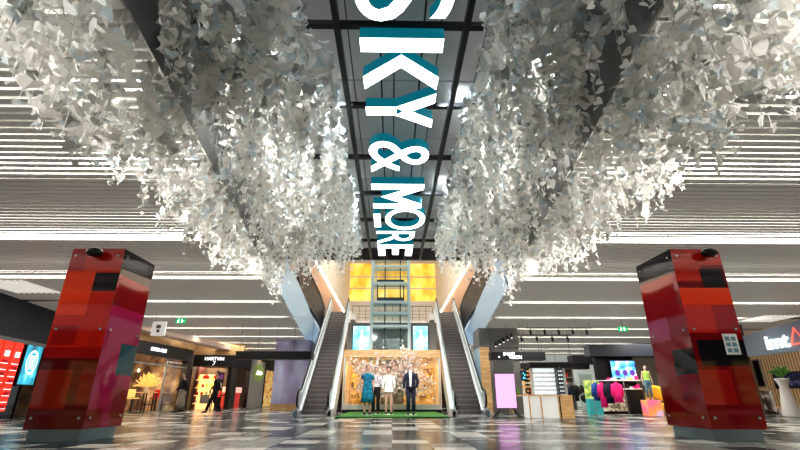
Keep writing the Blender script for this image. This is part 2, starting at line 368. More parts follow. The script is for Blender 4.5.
# upper storey: slab, walls, soffits
mb = MB(); mb.box(-5.3, 5.3, 33, 45, 5.55, 5.95); mb.box(-5.3,-2.55, 30.0, 33, 5.55, 5.95); mb.box(2.55,5.3, 30.0, 33, 5.55, 5.95)
struct('floor_upper', mb, M['offwhite'])
for sgn, nm in ((-1,'left'),(1,'right')):
    mb = MB(); mb.box(sgn*5.3, sgn*13, 14.3, 45, 5.55, 5.9); struct('floor_gallery_'+nm, mb, M['offwhite'])
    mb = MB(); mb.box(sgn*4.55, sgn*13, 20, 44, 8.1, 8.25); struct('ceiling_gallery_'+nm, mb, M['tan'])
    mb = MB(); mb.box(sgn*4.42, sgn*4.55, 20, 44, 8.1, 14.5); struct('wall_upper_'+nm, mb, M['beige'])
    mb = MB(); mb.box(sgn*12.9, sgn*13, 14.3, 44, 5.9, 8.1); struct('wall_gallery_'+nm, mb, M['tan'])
    mb = MB(); mb.cbox(sgn*4.5-0.03, sgn*4.5+0.03, 20, 43.8, 8.03, 8.08, 0.005); tag(mb.build('linear_light', M['strip']), 'thin light strip along the upper gallery edge on the %s' % nm, 'light strip')
    mb = MB(); mb.box(sgn*13, sgn*9, 43.6,43.9, 5.9, 8.1); mb.box(sgn*5.6, sgn*5.1, 43.6,43.9, 5.9,8.1); struct('wall_gallery_back_'+nm, mb, M['tan'])
    # mesh balustrade following the curve of the opening
    pts = [(15,3.42),(17.7,3.8),(20,3.98),(21.5,4.05),(23.5,4.15),(25.5,4.25),(27.6,4.42),(29.5,4.55)]
    bt = thing('mesh_balustrade', 'curved dark perforated balustrade on the upper gallery above the %s escalator' % nm, 'balustrade')
    m1 = MB(); m2 = MB(); m3 = MB()
    for (a, xa), (b, xb) in zip(pts, pts[1:]):
        m1.quad((sgn*xa,a,4.66),(sgn*xb,b,4.66),(sgn*(xb-0.05),b,6.15),(sgn*(xa-0.05),a,6.15))
        m1.quad((sgn*(xa+.03),a,4.66),(sgn*(xb+.03),b,4.66),(sgn*(xb-0.02),b,6.15),(sgn*(xa-0.02),a,6.15))
    m2.tube([(sgn*(x-0.05), y, 6.2) for y, x in pts], 0.045, 8)
    m3.tube([(sgn*(x+0.0), y, 4.72) for y, x in pts], (0.10), 8)
    m1.build('mesh_panel', M['mesh'], bt); m2.build('handrail', M['darkmetal'], bt, True); m3.build('base_rail', M['darkmetal'], bt, True)
mb = MB(); mb.box(-5.0, 5.0, 44, 44.3, 5.9, 9.6); struct('wall_upper_back', mb, M['beige'])
mb = MB(); mb.box(-4.42, 4.42, 44.2, 44.3, 9.6, 15); struct('wall_clerestory_back', mb, M['beige'])
mb = MB(); mb.box(-4.5, 4.5, 14.3, 44.3, 15.0, 15.2); struct('ceiling_atrium', mb, M['white'])
# amber glazing high on the back wall
k = 1
for zz0, zz1 in ((9.65,10.9),(11.0,12.1),(12.2,13.6)):
    for xx0, xx1 in ((-4.4,-1.75),(1.75,4.4),(-1.65,1.65)):
        mb = MB(); mb.box(xx0, xx1, 44.06, 44.14, zz0, zz1, 0)
        mb.box(xx0, xx1, 44.0, 44.1, zz0-0.05, zz0+0.03, 1); mb.box(xx0-0.04, xx0+0.03, 44.0, 44.1, zz0, zz1, 1); mb.box(xx1-0.03, xx1+0.04, 44.0, 44.1, zz0, zz1, 1)
        struct('window_%d' % k, mb, [M['amber'], M['white']]); k += 1
# dark shop front band on the upper floor, seen behind the railing
mb = MB(); mb.box(-4.8, 4.8, 43.8, 43.95, 5.95, 7.2)
for i in range(9): mb.box(-4.6+i*1.1, -4.2+i*1.1, 43.7, 43.8, 6.1, 7.0, 1)
struct('wall_upper_shop', mb, [M['dark'], M['grey']])
rl = thing('landing_railing', 'dark post and bar railing on the upper landing behind the lift', 'railing', (0,33.1,5.95))
for i in range(13): MB().box(-3+i*0.5-0.015, -3+i*0.5+0.015, -0.015, 0.015, 0, 1.1).build('post', M['darkmetal'], rl)
for z in (0.25,0.5,0.75): MB().tube([(-3,0,z),(3,0,z)], 0.012, 6).build('bar', M['darkmetal'], rl)
MB().tube([(-3,0,1.12),(3,0,1.12)], 0.03, 8).build('handrail', M['darkmetal'], rl)
# central block between the escalators: shop front below, dark wall with two screens above
mb = MB(); mb.box(-2.4, 2.4, 24.2, 24.4, 2.75, 4.45); mb.box(-2.4, 2.4, 24.4, 33, 4.35, 4.45); mb.box(-2.5, 2.5, 33.0, 33.1, 4.4, 5.55); struct('wall_centre', mb, M['grey'])
mb = MB(); mb.box(-2.35, 2.35, 22.5, 24.2, 2.72, 2.86); mb.box(-2.35,2.35,22.45,22.6,2.5,2.86); struct('trim_1', mb, M['woodemit'])
mb = MB(); mb.box(-2.35, 2.35, 22.4, 22.7, 0, 0.14, 0); mb.box(-2.35, 2.35, 22.35, 22.75, 0.14, 0.36, 1); struct('baseboard_centre', mb, [M['black'], M['offwhite']])
mb = MB(); mb.box(-2.35, 2.35, 25.9, 26.0, 0, 2.75, 0); mb.box(-2.38,-2.35, 22.6, 26, 0, 2.75, 1); mb.box(2.35,2.38, 22.6, 26, 0, 2.75, 1); mb.box(-0.62,0.62,25.5,25.6,0,2.6,2); struct('wall_shop_centre', mb, [M['gold'], M['shopwarm'], M['grey']])
mb = MB()
for x in (-2.3,-0.72,0.72,2.3): mb.box(x-0.04, x+0.04, 22.5, 22.6, 0.36, 2.5, 0)
mb.box(-2.3,2.3,22.54,22.56,0.36,2.5,1); struct('window_20', mb, [M['chrome'], M['shopglass']])
# shelf units with goods inside the centre shop
for x0, x1, w in ((-2.2,-1.35,'left'),(1.15,2.2,'right')):
    t = thing('display_shelf', 'golden lit wooden shelf unit of goods behind the %s shop window' % w, 'shelf', ((x0+x1)/2, 24.6, 0))
    W = (x1-x0)/2
    MB().box(-W,W,-0.2,0.2,0,0.1).build('base', M['woodemit'], t)
    for s_ in (-1,1): MB().box(s_*W-0.02,s_*W+0.02,-0.2,0.2,0.1,2.2).build('side_panel', M['woodemit'], t)
    for z in (0.6,1.1,1.6,2.1): MB().box(-W+.02,W-.02,-0.2,0.2,z,z+0.03).build('shelf_board', M['woodemit'], t)
    rnd = random.Random(3)
    for z in (0.63,1.13,1.63):
        for q in range(4):
            xx = (x0+x1)/2 - W+0.12+q*(2*W-0.2)/4; h = rnd.uniform(0.15,0.32)
            c = rnd.choice(['amber','whitelit','redc','dark','wood'])
            b = MB(); b.loft([(0,0.055,0.05),(h*0.7,0.06,0.05),(h*0.85,0.03,0.03),(h,0.03,0.03)], 10)
            o = b.build('bottle', M['amber' if c=='whitelit' else c], None, True); o.location = (xx, 24.6, z)
            tag(o, 'small bottle on the golden shelf unit behind the %s shop window' % w, 'bottle', 'bottles in the %s centre shelf' % w)
for sgn, w in ((-1,'left'),(1,'right')):
    a = PY(353.5 if sgn<0 else 413, 326, 24.1); b = PY(369 if sgn<0 else 428, 353, 24.1)
    t = thing('digital_screen', 'tall cyan lit digital poster with a pale figure, %s of the glass lift' % w, 'screen', ((a.x+b.x)/2, 24.1, b.z))
    W = abs(b.x-a.x)/2; H = a.z-b.z
    MB().box(-W-.04,W+.04,0.0,0.09,-0.04,H+0.04).build('frame', M['black'], t)
    MB().box(-W,W,-0.015,0.0,0,H).build('display', M['bluescreen'], t)
    f = MB(); f.loft([(H*.12,.06,.004),(H*.3,.09,.005),(H*.5,.13,.005),(H*.62,.10,.005),(H*.72,.03,.004)],12); f.ell((0,0,H*.8),(.06,.006,.08)); o = f.build('printed_figure', mat('pale_figure_print',(1,.9,.95),.5,emit=1.0,ec=(1,.88,.95)), t); o.location=(0.03,-0.025,0)
# lift tower
lt = thing('glass_lift_tower', 'tall glass lift shaft with a pale teal steel frame between the escalators', 'lift', (0, 23.2, 0))
LX = (PY(372,300,23.3).x, PY(409,300,23.3).x)
LM = mat('pale_teal_steel', (0.42,0.56,0.57), 0.4, emit=0.08)
for x in LX:
    for y in (0.05, 0.75): MB().box(x-0.07,x+0.07,y-0.07 if y<0.5 else 0.68,y+0.07 if y<0.5 else 0.82,0.36 if y<.5 else 0.36,12.5).build('column', LM, lt)
for zi, py in enumerate((266, 283, 302, 313, 326)):
    z = PY(392, py, 23.2).z
    b = MB(); b.box(LX[0], LX[1], 0.0, 0.1, z-0.07, z+0.07); b.box(LX[0], LX[1], 0.72, 0.8, z-0.05, z+0.05); b.build('crossbeam', LM, lt)
for z in (9.2, 10.6, 12.4): MB().box(LX[0], LX[1], 0, 0.1, z-.07, z+.07).build('crossbeam', LM, lt)
MB().box(LX[0]+.07, LX[1]-.07, 0.04, 0.06, 2.87, 12.3).build('glass_panel', M['glass'], lt)
b = MB(); 
for x in (-0.42, 0.42): b.box(x-0.03,x+0.03,0.6,0.66,2.9,12)
b.build('guide_rail', M['darkmetal'], lt)
z = PY(392, 300, 23.5).z
c = MB(); c.box(LX[0]+.25, LX[1]-.25, 0.2, 0.6, z, z+0.12); c.box(LX[0]+.25, LX[1]-.25, 0.2, 0.6, z+1.0, z+1.1)
for x in (LX[0]+.28, LX[1]-.28): c.box(x-.03,x+.03,.2,.26,z+.1,z+1.0)
c.build('lift_car', M['darkmetal'], lt)
# grass pad
mb = MB(); mb.cbox(-2.0, 2.05, 16.8, 22.3, 0.0, 0.05, 0.015); tag(mb.build('grass_mat', M['grass']), 'green artificial grass mat between the two escalators', 'grass mat')
# ------------------------------------------------------------------ escalators
def make_escalator(sgn):
    nm = 'left' if sgn < 0 else 'right'
    t = thing('escalator', 'escalator with dark steps and pale metal sides on the %s of the grass mat' % nm, 'escalator', (sgn*3.1, 19.3, 0), -sgn*math.radians(2.6))
    RUN, RISE, N = 10.4, 5.95, 30
    sl = RISE/RUN; ang = math.atan(sl)
    # landing plates
    MB().box(-0.62,0.62,-0.9,0.0,0.0,0.03).build('landing_plate', M['chrome'], t)
    MB().box(-0.62,0.62,RUN,RUN+1.0,RISE-0.05,RISE).build('landing_plate', M['chrome'], t)
    d = RUN/N; h = RISE/N
    sm = MB(); sm.prism([(0,-h),(0,h-.03),(.02,h),(d+.03,h),(d+.03,h-.25),(.1,-h)], -0.5, 0.5, 'x', 0); sm.box(-0.5,0.5,-0.004,0.012,h-0.035,h+0.002,1)
    for j in range(21): sm.box(-0.48+j*0.048-0.008,-0.48+j*0.048+0.008,-0.004,0.0,-h+0.02,h-0.04,1)
    me = sm.mesh('step', [M['step'], M['stepedge']])
    for i in range(N):
        o = bpy.data.objects.new('step', me); COL.objects.link(o); o.parent = t; o.location = (0, i*d, i*h)
    for s in (-1, 1):
        x = s*0.56
        MB().prism([(-0.9,0),(0.2,0),(0.2+RUN,RISE),(RUN+1.2,RISE),(RUN+1.2,RISE+0.18),(RUN,RISE+.22),(-0.1,.2),(-0.9,0.16)], x-0.045 if s>0 else x-0.03, x+0.03 if s>0 else x+0.045, 'x').build('skirt', M['chrome'], t)
        bp = MB().prism([(-0.85,0.2),(-0.1,.24),(RUN,RISE+.26),(RUN+1.2,RISE+.26),(RUN+1.2,RISE+.92),(RUN-0.1,RISE+.92),(-0.1,.92),(-.6,.92),(-.85,.78),(-.95,.5)], s*0.595-0.012, s*0.595+0.012, 'x').build('balustrade_panel', mat('pale_balustrade',(0.62,0.68,0.68),0.25) if s*sgn>0 else M['bluegrey'], t)
        dk = MB(); dk.obox((s*0.67,-0.1,0.24),(s*0.67,RUN,RISE+0.26),0.13,0.07); dk.obox((s*0.67,-0.85,0.2),(s*0.67,-0.1,0.24),0.13,0.07)
        dk.build('outer_deck', M['chrome'], t)
        hp = [(s*0.595,-0.55,0.30),(s*0.595,-0.85,0.34),(s*0.595,-1.0,0.52),(s*0.595,-0.98,0.74),(s*0.595,-0.82,0.92),(s*0.595,-0.6,0.97),(s*0.595,-0.1,0.98),(s*0.595,RUN-0.1,RISE+0.97),(s*0.595,RUN+1.2,RISE+0.97)]
        MB().tube(hp, 0.042, 10).build('handrail', M['rubber'], t, True)
        # light strip line under the handrail
        MB().obox((s*0.57,-0.1,0.86),(s*0.57,RUN-0.1,RISE+0.86),0.03,0.05).build('handrail_profile', mat('lit_profile',(0.8,0.9,0.9),0.3,emit=0.35), bp)
    # cladding of the truss
    for s in (-1, 1):
        c = MB(); c.prism([(-0.95,0.0),(1.2,0.0),(RUN+0.3,RISE-1.1),(RUN+1.2,RISE-1.1),(RUN+1.2,RISE+0.2),(RUN,RISE+0.22),(-0.1,0.2),(-0.95,0.16)], s*0.735-0.02, s*0.735+0.02, 'x')
        c.build('side_cladding', M['offwhite'] if s*sgn<0 else M['bluegrey'], t)
    MB().quad((-0.72,1.2,0.01),(0.72,1.2,0.01),(0.72,RUN+0.3,RISE-1.1),(-0.72,RUN+0.3,RISE-1.1)).build('underside', M['offwhite'], t)
    return t
make_escalator(-1); make_escalator(1)
# triangular glazed infill below each escalator, and the columns
mb = MB(); mb.prism([(21.2,0),(29.5,0),(29.5,3.75),(27.5,3.75)], -4.35, -4.2, 'x'); struct('wall_under_escalator_left', mb, M['brownglass'])
mb = MB(); mb.prism([(21.2,0),(29.5,0),(29.5,3.75),(27.5,3.75)], 4.2, 4.35, 'x'); struct('wall_under_escalator_right', mb, M['bluegrey'])
a = PY(270, 410, 26.5).x; b = PY(300, 410, 26.5).x
mb = MB(); mb.box(a, b+0.3, 26.5, 28.2, 0.32, CZ, 0); mb.box(a-.01, b+0.31, 26.48, 28.2, 0, 0.32, 1); struct('column_left', mb, [M['lavender'], M['wood']])
a = PY(484, 410, 21.5).x
mb = MB(); mb.box(a, a+0.42, 21.5, 21.7, 0, 2.9, 0); mb.box(a, a+.42, 21.7, 23.1, 0, 2.9, 2); mb.box(a, a+1.9, 21.6, 23.2, 2.9, CZ, 1); mb.box(a+0.42, a+1.9, 21.7, 23.1, 0, 2.9, 1); struct('column_right', mb, [M['woodemit'], M['grey'], M['bluegrey']])
# back and side walls
mb = MB(); mb.box(-20, -5.3, 41, 41.2, 0, CZ); struct('wall_back_left', mb, M['shopdark'])
mb = MB(); mb.box(5.3, 20, 36, 36.2, 0, CZ); struct('wall_back_right', mb, M['shopcool'])
mb = MB(); mb.box(-5.3, 5.3, 33.2, 33.4, 0, 5.55); struct('wall_back_centre', mb, M['dark'])
# ------------------------------------------------------------------ red glass pillars
def pmat(n, c): return mat(n, c, 0.05, spec=0.5)
PCX = 0
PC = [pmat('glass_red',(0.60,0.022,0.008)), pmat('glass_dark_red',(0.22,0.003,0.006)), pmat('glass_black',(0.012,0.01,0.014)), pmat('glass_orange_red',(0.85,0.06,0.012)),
      pmat('glass_magenta',(0.35,0.01,0.07)), pmat('glass_teal',(0.01,0.07,0.09)), pmat('glass_pink',(0.30,0.04,0.10)), pmat('glass_maroon_reflection',(0.13,0.006,0.004)), pmat('glass_brown_reflection',(0.30,0.02,0.005)), pmat('glass_wine_red',(0.38,0.01,0.01))]
def pillar(sgn):
    nm = 'left' if sgn<0 else 'right'
    X0, X1 = (-6.1,-5.12) if sgn<0 else (5.3,6.24)
    Y0, Y1 = (8.1,9.22) if sgn<0 else (7.93,9.18)
    cx, cy = (X0+X1)/2, (Y0+Y1)/2; hx, hy = (X1-X0)/2, (Y1-Y0)/2
    t = thing('red_glass_pillar', 'square pillar clad in red glass on the %s, %s' % (nm, 'with teal and magenta patches on its inner side' if sgn<0 else 'with a small white notice on its front'), 'pillar', (cx,cy,0))
    MB().box(-hx+0.06,hx-0.06,-hy+0.06,hy-0.06,0,0.26).build('plinth', M['plinth'], t)
    MB().box(-hx+0.03,hx-0.03,-hy+0.03,hy-0.03,0.26,3.31).build('core', M['black'], t)
    Z0, Z1 = 0.19, 3.33
    # (u0,u1,v0,v1,material) u along the face left->right, v from the bottom
    if sgn<0:
        front = [(0,1,0,1,0),(0,1,.0,.36,7),(0,.6,.1,.30,8),(.75,1,.12,.30,1),(0,1,.36,.42,9),(.05,.48,.43,.54,9),(.5,1,.74,.85,2),(.5,1,.85,1,0),(0,.55,.60,.86,3),(.55,1,.42,.66,0),(0,.3,.86,1,9)]  # dark maroon and brown lower part paints in reflected shops
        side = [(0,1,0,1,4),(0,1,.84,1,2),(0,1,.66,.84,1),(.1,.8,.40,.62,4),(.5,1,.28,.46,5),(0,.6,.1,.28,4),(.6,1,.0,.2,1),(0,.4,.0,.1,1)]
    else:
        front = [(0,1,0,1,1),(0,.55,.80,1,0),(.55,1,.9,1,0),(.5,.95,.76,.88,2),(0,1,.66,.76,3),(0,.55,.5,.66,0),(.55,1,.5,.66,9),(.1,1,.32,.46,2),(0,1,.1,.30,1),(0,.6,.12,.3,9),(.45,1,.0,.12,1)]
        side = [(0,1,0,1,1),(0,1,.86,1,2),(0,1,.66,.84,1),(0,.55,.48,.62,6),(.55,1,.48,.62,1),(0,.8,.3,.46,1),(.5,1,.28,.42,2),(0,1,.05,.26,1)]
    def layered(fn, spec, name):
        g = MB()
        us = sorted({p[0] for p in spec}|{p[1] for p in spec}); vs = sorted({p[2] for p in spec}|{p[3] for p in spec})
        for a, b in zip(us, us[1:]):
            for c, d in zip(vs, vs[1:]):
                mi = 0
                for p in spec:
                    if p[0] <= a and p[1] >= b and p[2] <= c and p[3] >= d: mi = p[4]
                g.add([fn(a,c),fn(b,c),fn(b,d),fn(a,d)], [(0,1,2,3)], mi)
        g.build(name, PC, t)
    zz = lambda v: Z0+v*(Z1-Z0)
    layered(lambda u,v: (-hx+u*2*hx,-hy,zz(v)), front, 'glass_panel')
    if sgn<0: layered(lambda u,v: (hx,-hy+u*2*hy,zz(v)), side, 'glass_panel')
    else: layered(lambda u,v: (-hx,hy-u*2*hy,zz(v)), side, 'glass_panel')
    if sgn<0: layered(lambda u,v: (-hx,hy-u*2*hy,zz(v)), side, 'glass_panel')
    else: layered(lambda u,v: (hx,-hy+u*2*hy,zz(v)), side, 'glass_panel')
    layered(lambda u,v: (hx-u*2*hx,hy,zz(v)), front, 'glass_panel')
    # clamp studs
    for v in (0.055, 0.52, 0.955):
        for u in (0.1, 0.9):
            MB().tube([(-hx+u*2*hx,-hy-0.02,zz(v)),(-hx+u*2*hx,-hy+0.01,zz(v))], 0.022, 12).build('stud', M['chrome'], t)
            xx = hx if sgn<0 else -hx; o = 0.02 if sgn<0 else -0.02
            MB().tube([(xx+o,-hy+u*2*hy,zz(v)),(xx-o/2,-hy+u*2*hy,zz(v))], 0.022, 12).build('stud', M['chrome'], t)
    # black projector fixed at the top edge
    p = thing('speaker', 'small black round speaker fixed to the top front of the %s red pillar' % nm, 'speaker', (cx+(0.02 if sgn<0 else 0.18), cy-hy-0.02, 3.22))
    b = MB(); b.ell((0,-0.12,0),(0.15,0.12,0.085)); b.build('body', M['rubber'], p, True)
    MB().tube([(0,0.03,0),(0,-0.06,0)],0.04,10).build('bracket', M['rubber'], p)
    if sgn>0:
        n = thing('wall_notice', 'white printed notice with small blue pictures on the right red pillar', 'notice', (cx+0.1,cy-hy-0.012,1.38))
        MB().box(0,0.26,-0.006,0.0,0,0.36).build('panel', M['white'], n)
        q = MB()
        for i in range(2):
            for j in range(3): q.box(0.03+i*.11,0.11+i*.11,-0.01,-0.006,0.04+j*.1,0.11+j*.1)
        q.build('printed_pictures', mat('print_blue',(0.15,0.3,0.4),0.5), n)
pillar(-1); pillar(1)
# ------------------------------------------------------------------ leaf garlands
def leaf(mb, c, size, rnd, mi):
    """heart shaped paper leaf with a fold"""
    n = [(0,.0,0),(.34,.14,.09),(.50,-.16,.14),(.38,-.50,.08),(0,-.95,-.03),(-.38,-.50,.08),(-.50,-.16,.14),(-.34,.14,.09),(0,-.45,-.02)]
    R = Matrix.Rotation(rnd.uniform(0,2*PI),3,'Z') @ Matrix.Rotation(rnd.gauss(0.25,0.55),3,'X') @ Matrix.Rotation(rnd.gauss(0,.4),3,'Y')
    vs = [Vector(c)+R@Vector((x*size, z*size, y*size)) for x,y,z in n]
    mb.add(vs, [(0,1,2,8),(8,2,3,4),(0,8,6,7),(8,4,5,6)], mi)
def garland_geo(L, rnd, sm=None):
    st = MB(); st.tube([(0,0,0),(rnd.gauss(0,.015),rnd.gauss(0,.015),-L/2),(0,0,-L)], 0.0022, 3, 0, False)
    lv = MB(); z = -0.03
    while z > -L:
        f = -z/L
        s = rnd.uniform(.075,.145)*(1 if f<.8 else .6)
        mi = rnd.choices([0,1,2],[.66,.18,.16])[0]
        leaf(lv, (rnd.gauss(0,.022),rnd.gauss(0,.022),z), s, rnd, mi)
        z -= rnd.uniform(.04,.095) if f<.72 else rnd.uniform(.08,.16)
    leaf(lv, (0,0,-L+.01), .055, rnd, 0)
    return st, lv
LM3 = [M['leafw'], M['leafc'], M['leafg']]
rg = random.Random(11)
protos = []
for L in (0.7,0.85,1.0,1.15,1.3,1.45,1.6,1.75,1.9,2.1):
    for q in range(3):
        st, lv = garland_geo(L, rg); protos.append((L, st.mesh('garland_thread', M['thread']), lv.mesh('leaves', LM3), lv))
spots = []
for sgn in (-1,1):
    n = 0
    while n < 700:
        d = 1.9 + (11.4-1.9)*rg.random()**0.85; x = rg.uniform(0.85,3.4) + (0.25 if sgn>0 else 0) 
        u = (x-1.0)/2.4
        zb = (1.55+3.0 if False else 0)
        vx = voidx(d)-0.12
        zbot = CAMZ + 3.25 - 0.95*min(1,u) + rg.gauss(0,0.13) + (0.35*rg.random() if u>0.9 else 0)
        top = SZ+0.12 if x < vx-0.15 else CZ-0.005
        if vx-0.06 <= x < vx+0.14: x = vx+0.15 if d < 8.5 else vx-0.08
        if x >= vx: top = CZ-0.005
        else: top = SZ+0.12
        if x > vx and d > 9: continue
        if d > 10.2 and 1.6 < x < 2.9 and rg.random() < 0.5: continue
        L = top-zbot
        if L < 0.6: L = 0.65+rg.random()*.2
        spots.append((sgn*x, d, top, L)); n += 1
def near(s): return s[1]
spots.sort(key=near)
cnt = {-1:0, 1:0}; rest = MB(); restt = MB()
for (x, d, top, L) in spots:
    sgn = -1 if x<0 else 1
    pr = rg.choice([p for p in protos if abs(p[0]-L) <= 0.16] or [min(protos, key=lambda p: abs(p[0]-L))])
    rz = rg.uniform(0,2*PI); sc_ = L/pr[0]
    # visible in the frame? (those wholly above the frame are skipped)
    zb = top-L-CAMZ
    if zb > 1.2*d*1.0 and zb > 1.14*d: continue
    if cnt[sgn] < 150:
        cnt[sgn] += 1
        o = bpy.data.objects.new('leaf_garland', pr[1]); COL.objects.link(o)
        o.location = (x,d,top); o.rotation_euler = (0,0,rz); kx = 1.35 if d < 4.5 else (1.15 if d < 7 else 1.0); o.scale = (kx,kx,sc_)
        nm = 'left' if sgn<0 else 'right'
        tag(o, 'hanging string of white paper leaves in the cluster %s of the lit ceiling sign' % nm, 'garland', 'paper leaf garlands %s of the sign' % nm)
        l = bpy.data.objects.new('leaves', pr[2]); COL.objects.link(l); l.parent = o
    else:
        R = Matrix.Translation((x,d,top)) @ Matrix.Rotation(rz,4,'Z') @ Matrix.Diagonal((1,1,sc_,1))
        src = pr[3]; b = len(rest.v)
        rest.v += [tuple(R@Vector(v)) for v in src.v]; rest.f += [tuple(i+b for i in f) for f in src.f]; rest.mi += src.mi
        rest.tube([(x,d,top),(x,d,top-L)], 0.0022, 3, 0, False)
me = bpy.data.meshes.new('leaf_garlands'); me.from_pydata(rest.v, [], rest.f)
for m in LM3: me.materials.append(m)
me.polygons.foreach_set('material_index', rest.mi)
o = bpy.data.objects.new('leaf_garlands', me); COL.objects.link(o)
tag(o, 'far mass of white paper leaf strings hanging on both sides of the ceiling sign', 'garlands', kind='stuff')
# ------------------------------------------------------------------ figures
def hand(mb, w, d, s=1.0):
    """palm, four bent fingers and a thumb hanging from wrist w; d=+1/-1 body side"""
    w = Vector(w)
    mb.tube([w+Vector((0,0,.01)), w+Vector((0,-.004,-.045)), w+Vector((0,-.008,-.095))], [(.017,.024),(.016,.038),(.013,.036)], 8)
    for k, L in enumerate((.068,.078,.073,.056)):
        y = -.030+k*.020; b = w+Vector((0,y-.008,-.088))
        mb.tube([b, b+Vector((-d*.004,0,-L*.45)), b+Vector((-d*.016,0,-L*.8)), b+Vector((-d*.03,.002,-L))], [.0095,.009,.0085,.007], 6)
    b = w+Vector((0,-.034,-.03)); mb.tube([b, b+Vector((-d*.008,-.022,-.03)), b+Vector((-d*.014,-.026,-.058))], [.012,.0105,.008], 6)
def figure(name, label, cat, loc, rz, height, skin, pose, clothes, group=None):
    S = height/1.75
    t = thing(name, label, cat, loc, rz, group); t.scale = (S,S,S)
    P = dict(armL=((.165,0,1.40),(.235,.02,1.12),(.245,-.05,.86)), armR=((-.165,0,1.40),(-.235,.02,1.12),(-.245,-.05,.86)),
             legL=((.09,0,.9),(.095,-.015,.49),(.10,.01,.08)), legR=((-.09,0,.9),(-.095,-.015,.49),(-.10,.01,.08)), head=(0,0))
    P.update(pose); tx, ty = P['head']
    b = MB()
    b.loft([(.84,.13,.09),(.9,.165,.11),(.97,.168,.113),(1.07,.138,.095),(1.17,.142,.1),(1.27,.152,.108),(1.36,.165,.10),(1.42,.145,.08),(1.46,.085,.065),(1.50,.055,.055),(1.56,.052,.055)], 20)
    b.ell((tx,ty-.008,1.645),(.073,.092,.112),0,18,14); b.ell((tx,ty-.045,1.585),(.048,.05,.048))
    b.tube([(tx,ty-.095,1.665),(tx,ty-.118,1.635),(tx,ty-.10,1.622)],[.010,.015,.010],8)
    for s in (-1,1): b.ell((tx+s*.074,ty+.005,1.64),(.011,.02,.033),0,8,6)
    for k, s in (('armL',1),('armR',-1)):
        a, e, w = [Vector(p) for p in P[k]]
        b.ell(a,(.055,.055,.06)); b.tube([a,a.lerp(e,.4),e,e.lerp(w,.3),w],[.05,.045,.037,.037,.025],12)
        hand(b, w, s)
    for k in ('legL','legR'):
        h, kn, an = [Vector(p) for p in P[k]]
        b.tube([h,h.lerp(kn,.35),kn,kn.lerp(an,.3),an],[.088,.08,.056,.056,.035],14)
        b.tube([an+Vector((0,.03,-.03)),an+Vector((0,-.04,-.04)),an+Vector((0,-.13,-.055)),an+Vector((0,-.18,-.06))],[(.035,.04),(.038,.036),(.04,.024),(.028,.015)],10)
    o = b.build('body', skin, t, True)
    r = o.modifiers.new('r','REMESH'); r.mode='VOXEL'; r.voxel_size=.0105; r.use_smooth_shade=True
    e = MB()
    for s in (-1,1): e.ell((tx+s*.03,ty-.088,1.66),(.013,.008,.008),0,8,6)
    e.build('eyes', M['black'], o, True)
    l = MB(); l.ell((tx,ty-.092,1.592),(.024,.008,.008),0,8,6); l.build('lips', mat('lip',(0.4,0.12,0.1),.5), o, True)
    hc = clothes.get('hair')
    if hc:
        h = MB(); h.ell((tx,ty+.014,1.675),(.084,.093,.103),0,18,12)
        if hc[1] > .05: h.loft([(1.66-hc[1],.05,.03,tx,ty+.06),(1.60,.078,.05,tx,ty+.05),(1.68,.083,.06,tx,ty+.045)],14)
        h.build('hair', hc[0], t, True)
    if 'dress' in clothes:
        c, z0, fl = clothes['dress']
        d = MB(); n = 28; rings = [(z0,.19+fl,.13+fl*.8),(z0+(.9-z0)*.5,.185+fl*.6,.128+fl*.45),(.93,.184,.132),(1.08,.154,.112),(1.18,.158,.118),(1.29,.168,.128),(1.37,.175,.118),(1.43,.15,.096),(1.465,.09,.08)]
        b0 = len(d.v); d.loft(rings,n)
        for i in range(n*2):     # folds
            x,y,z = d.v[b0+i]; f = 1+.06*math.sin(i%n*2*PI/n*7); d.v[b0+i] = (x*f,y*f,z)
        for k in ('armL','armR'):
            a, e_, w = [Vector(p) for p in P[k]]; q = clothes.get('sleeve',.5)
            pts = [a,a.lerp(e_,.6)] if q <= .5 else [a,a.lerp(e_,.5),e_,e_.lerp(w,.75)]
            d.tube(pts,[.058,.056,.048,.04][:len(pts)],14)
        d.build('dress', c, t, True)
    if 'skirt' in clothes:
        c, z0, fl = clothes['skirt']; d = MB(); d.loft([(z0,.19+fl,.14+fl),(z0+.3,.19+fl*.6,.14+fl*.5),(.93,.186,.134),(1.06,.155,.112)],28); d.build('skirt', c, t, True)
    if 'trousers' in clothes:
        d = MB(); d.loft([(.80,.165,.115),(.9,.182,.128),(.97,.18,.126),(1.06,.152,.108)],20)
        for k in ('legL','legR'):
            h, kn, an = [Vector(p) for p in P[k]]; d.tube([h+Vector((0,0,.02)),h.lerp(kn,.4),kn,an.lerp(kn,.05)],[.1,.092,.076,.066],16)
        d.build('trousers', clothes['trousers'], t, True)
    if 'top' in clothes:
        c, q, ex = clothes['top']
        d = MB(); d.loft([(.86 if ex else 1.0,.19,.135),(1.0,.178,.128),(1.08,.165,.118),(1.18,.168,.122),(1.29,.175,.13),(1.37,.185,.12),(1.43,.155,.098),(1.47,.09,.078)],22)
        for k in ('armL','armR'):
            a, e_, w = [Vector(p) for p in P[k]]
            pts = [a,a.lerp(e_,.6)] if q <= .5 else [a,a.lerp(e_,.5),e_,e_.lerp(w,.9)]
            if q > 0: d.tube(pts,[.062,.06,.052,.042][:len(pts)],14)
        d.build('jacket' if ex else 'top', c, t, True)
    if 'shirt' in clothes:
        d = MB(); n = 8
        vs=[(x,y,z) for z,w,y in ((.95,.03,-.14),(1.1,.035,-.132),(1.29,.045,-.144),(1.40,.06,-.128),(1.47,.05,-.09)) for x in (-w,w)]
        d.add(vs,[(i*2,i*2+1,i*2+3,i*2+2) for i in range(4)]); d.tube([(0,-.0,1.44),(0,-.01,1.51)],[.066,.06],14); d.build('shirt', clothes['shirt'], t, True)
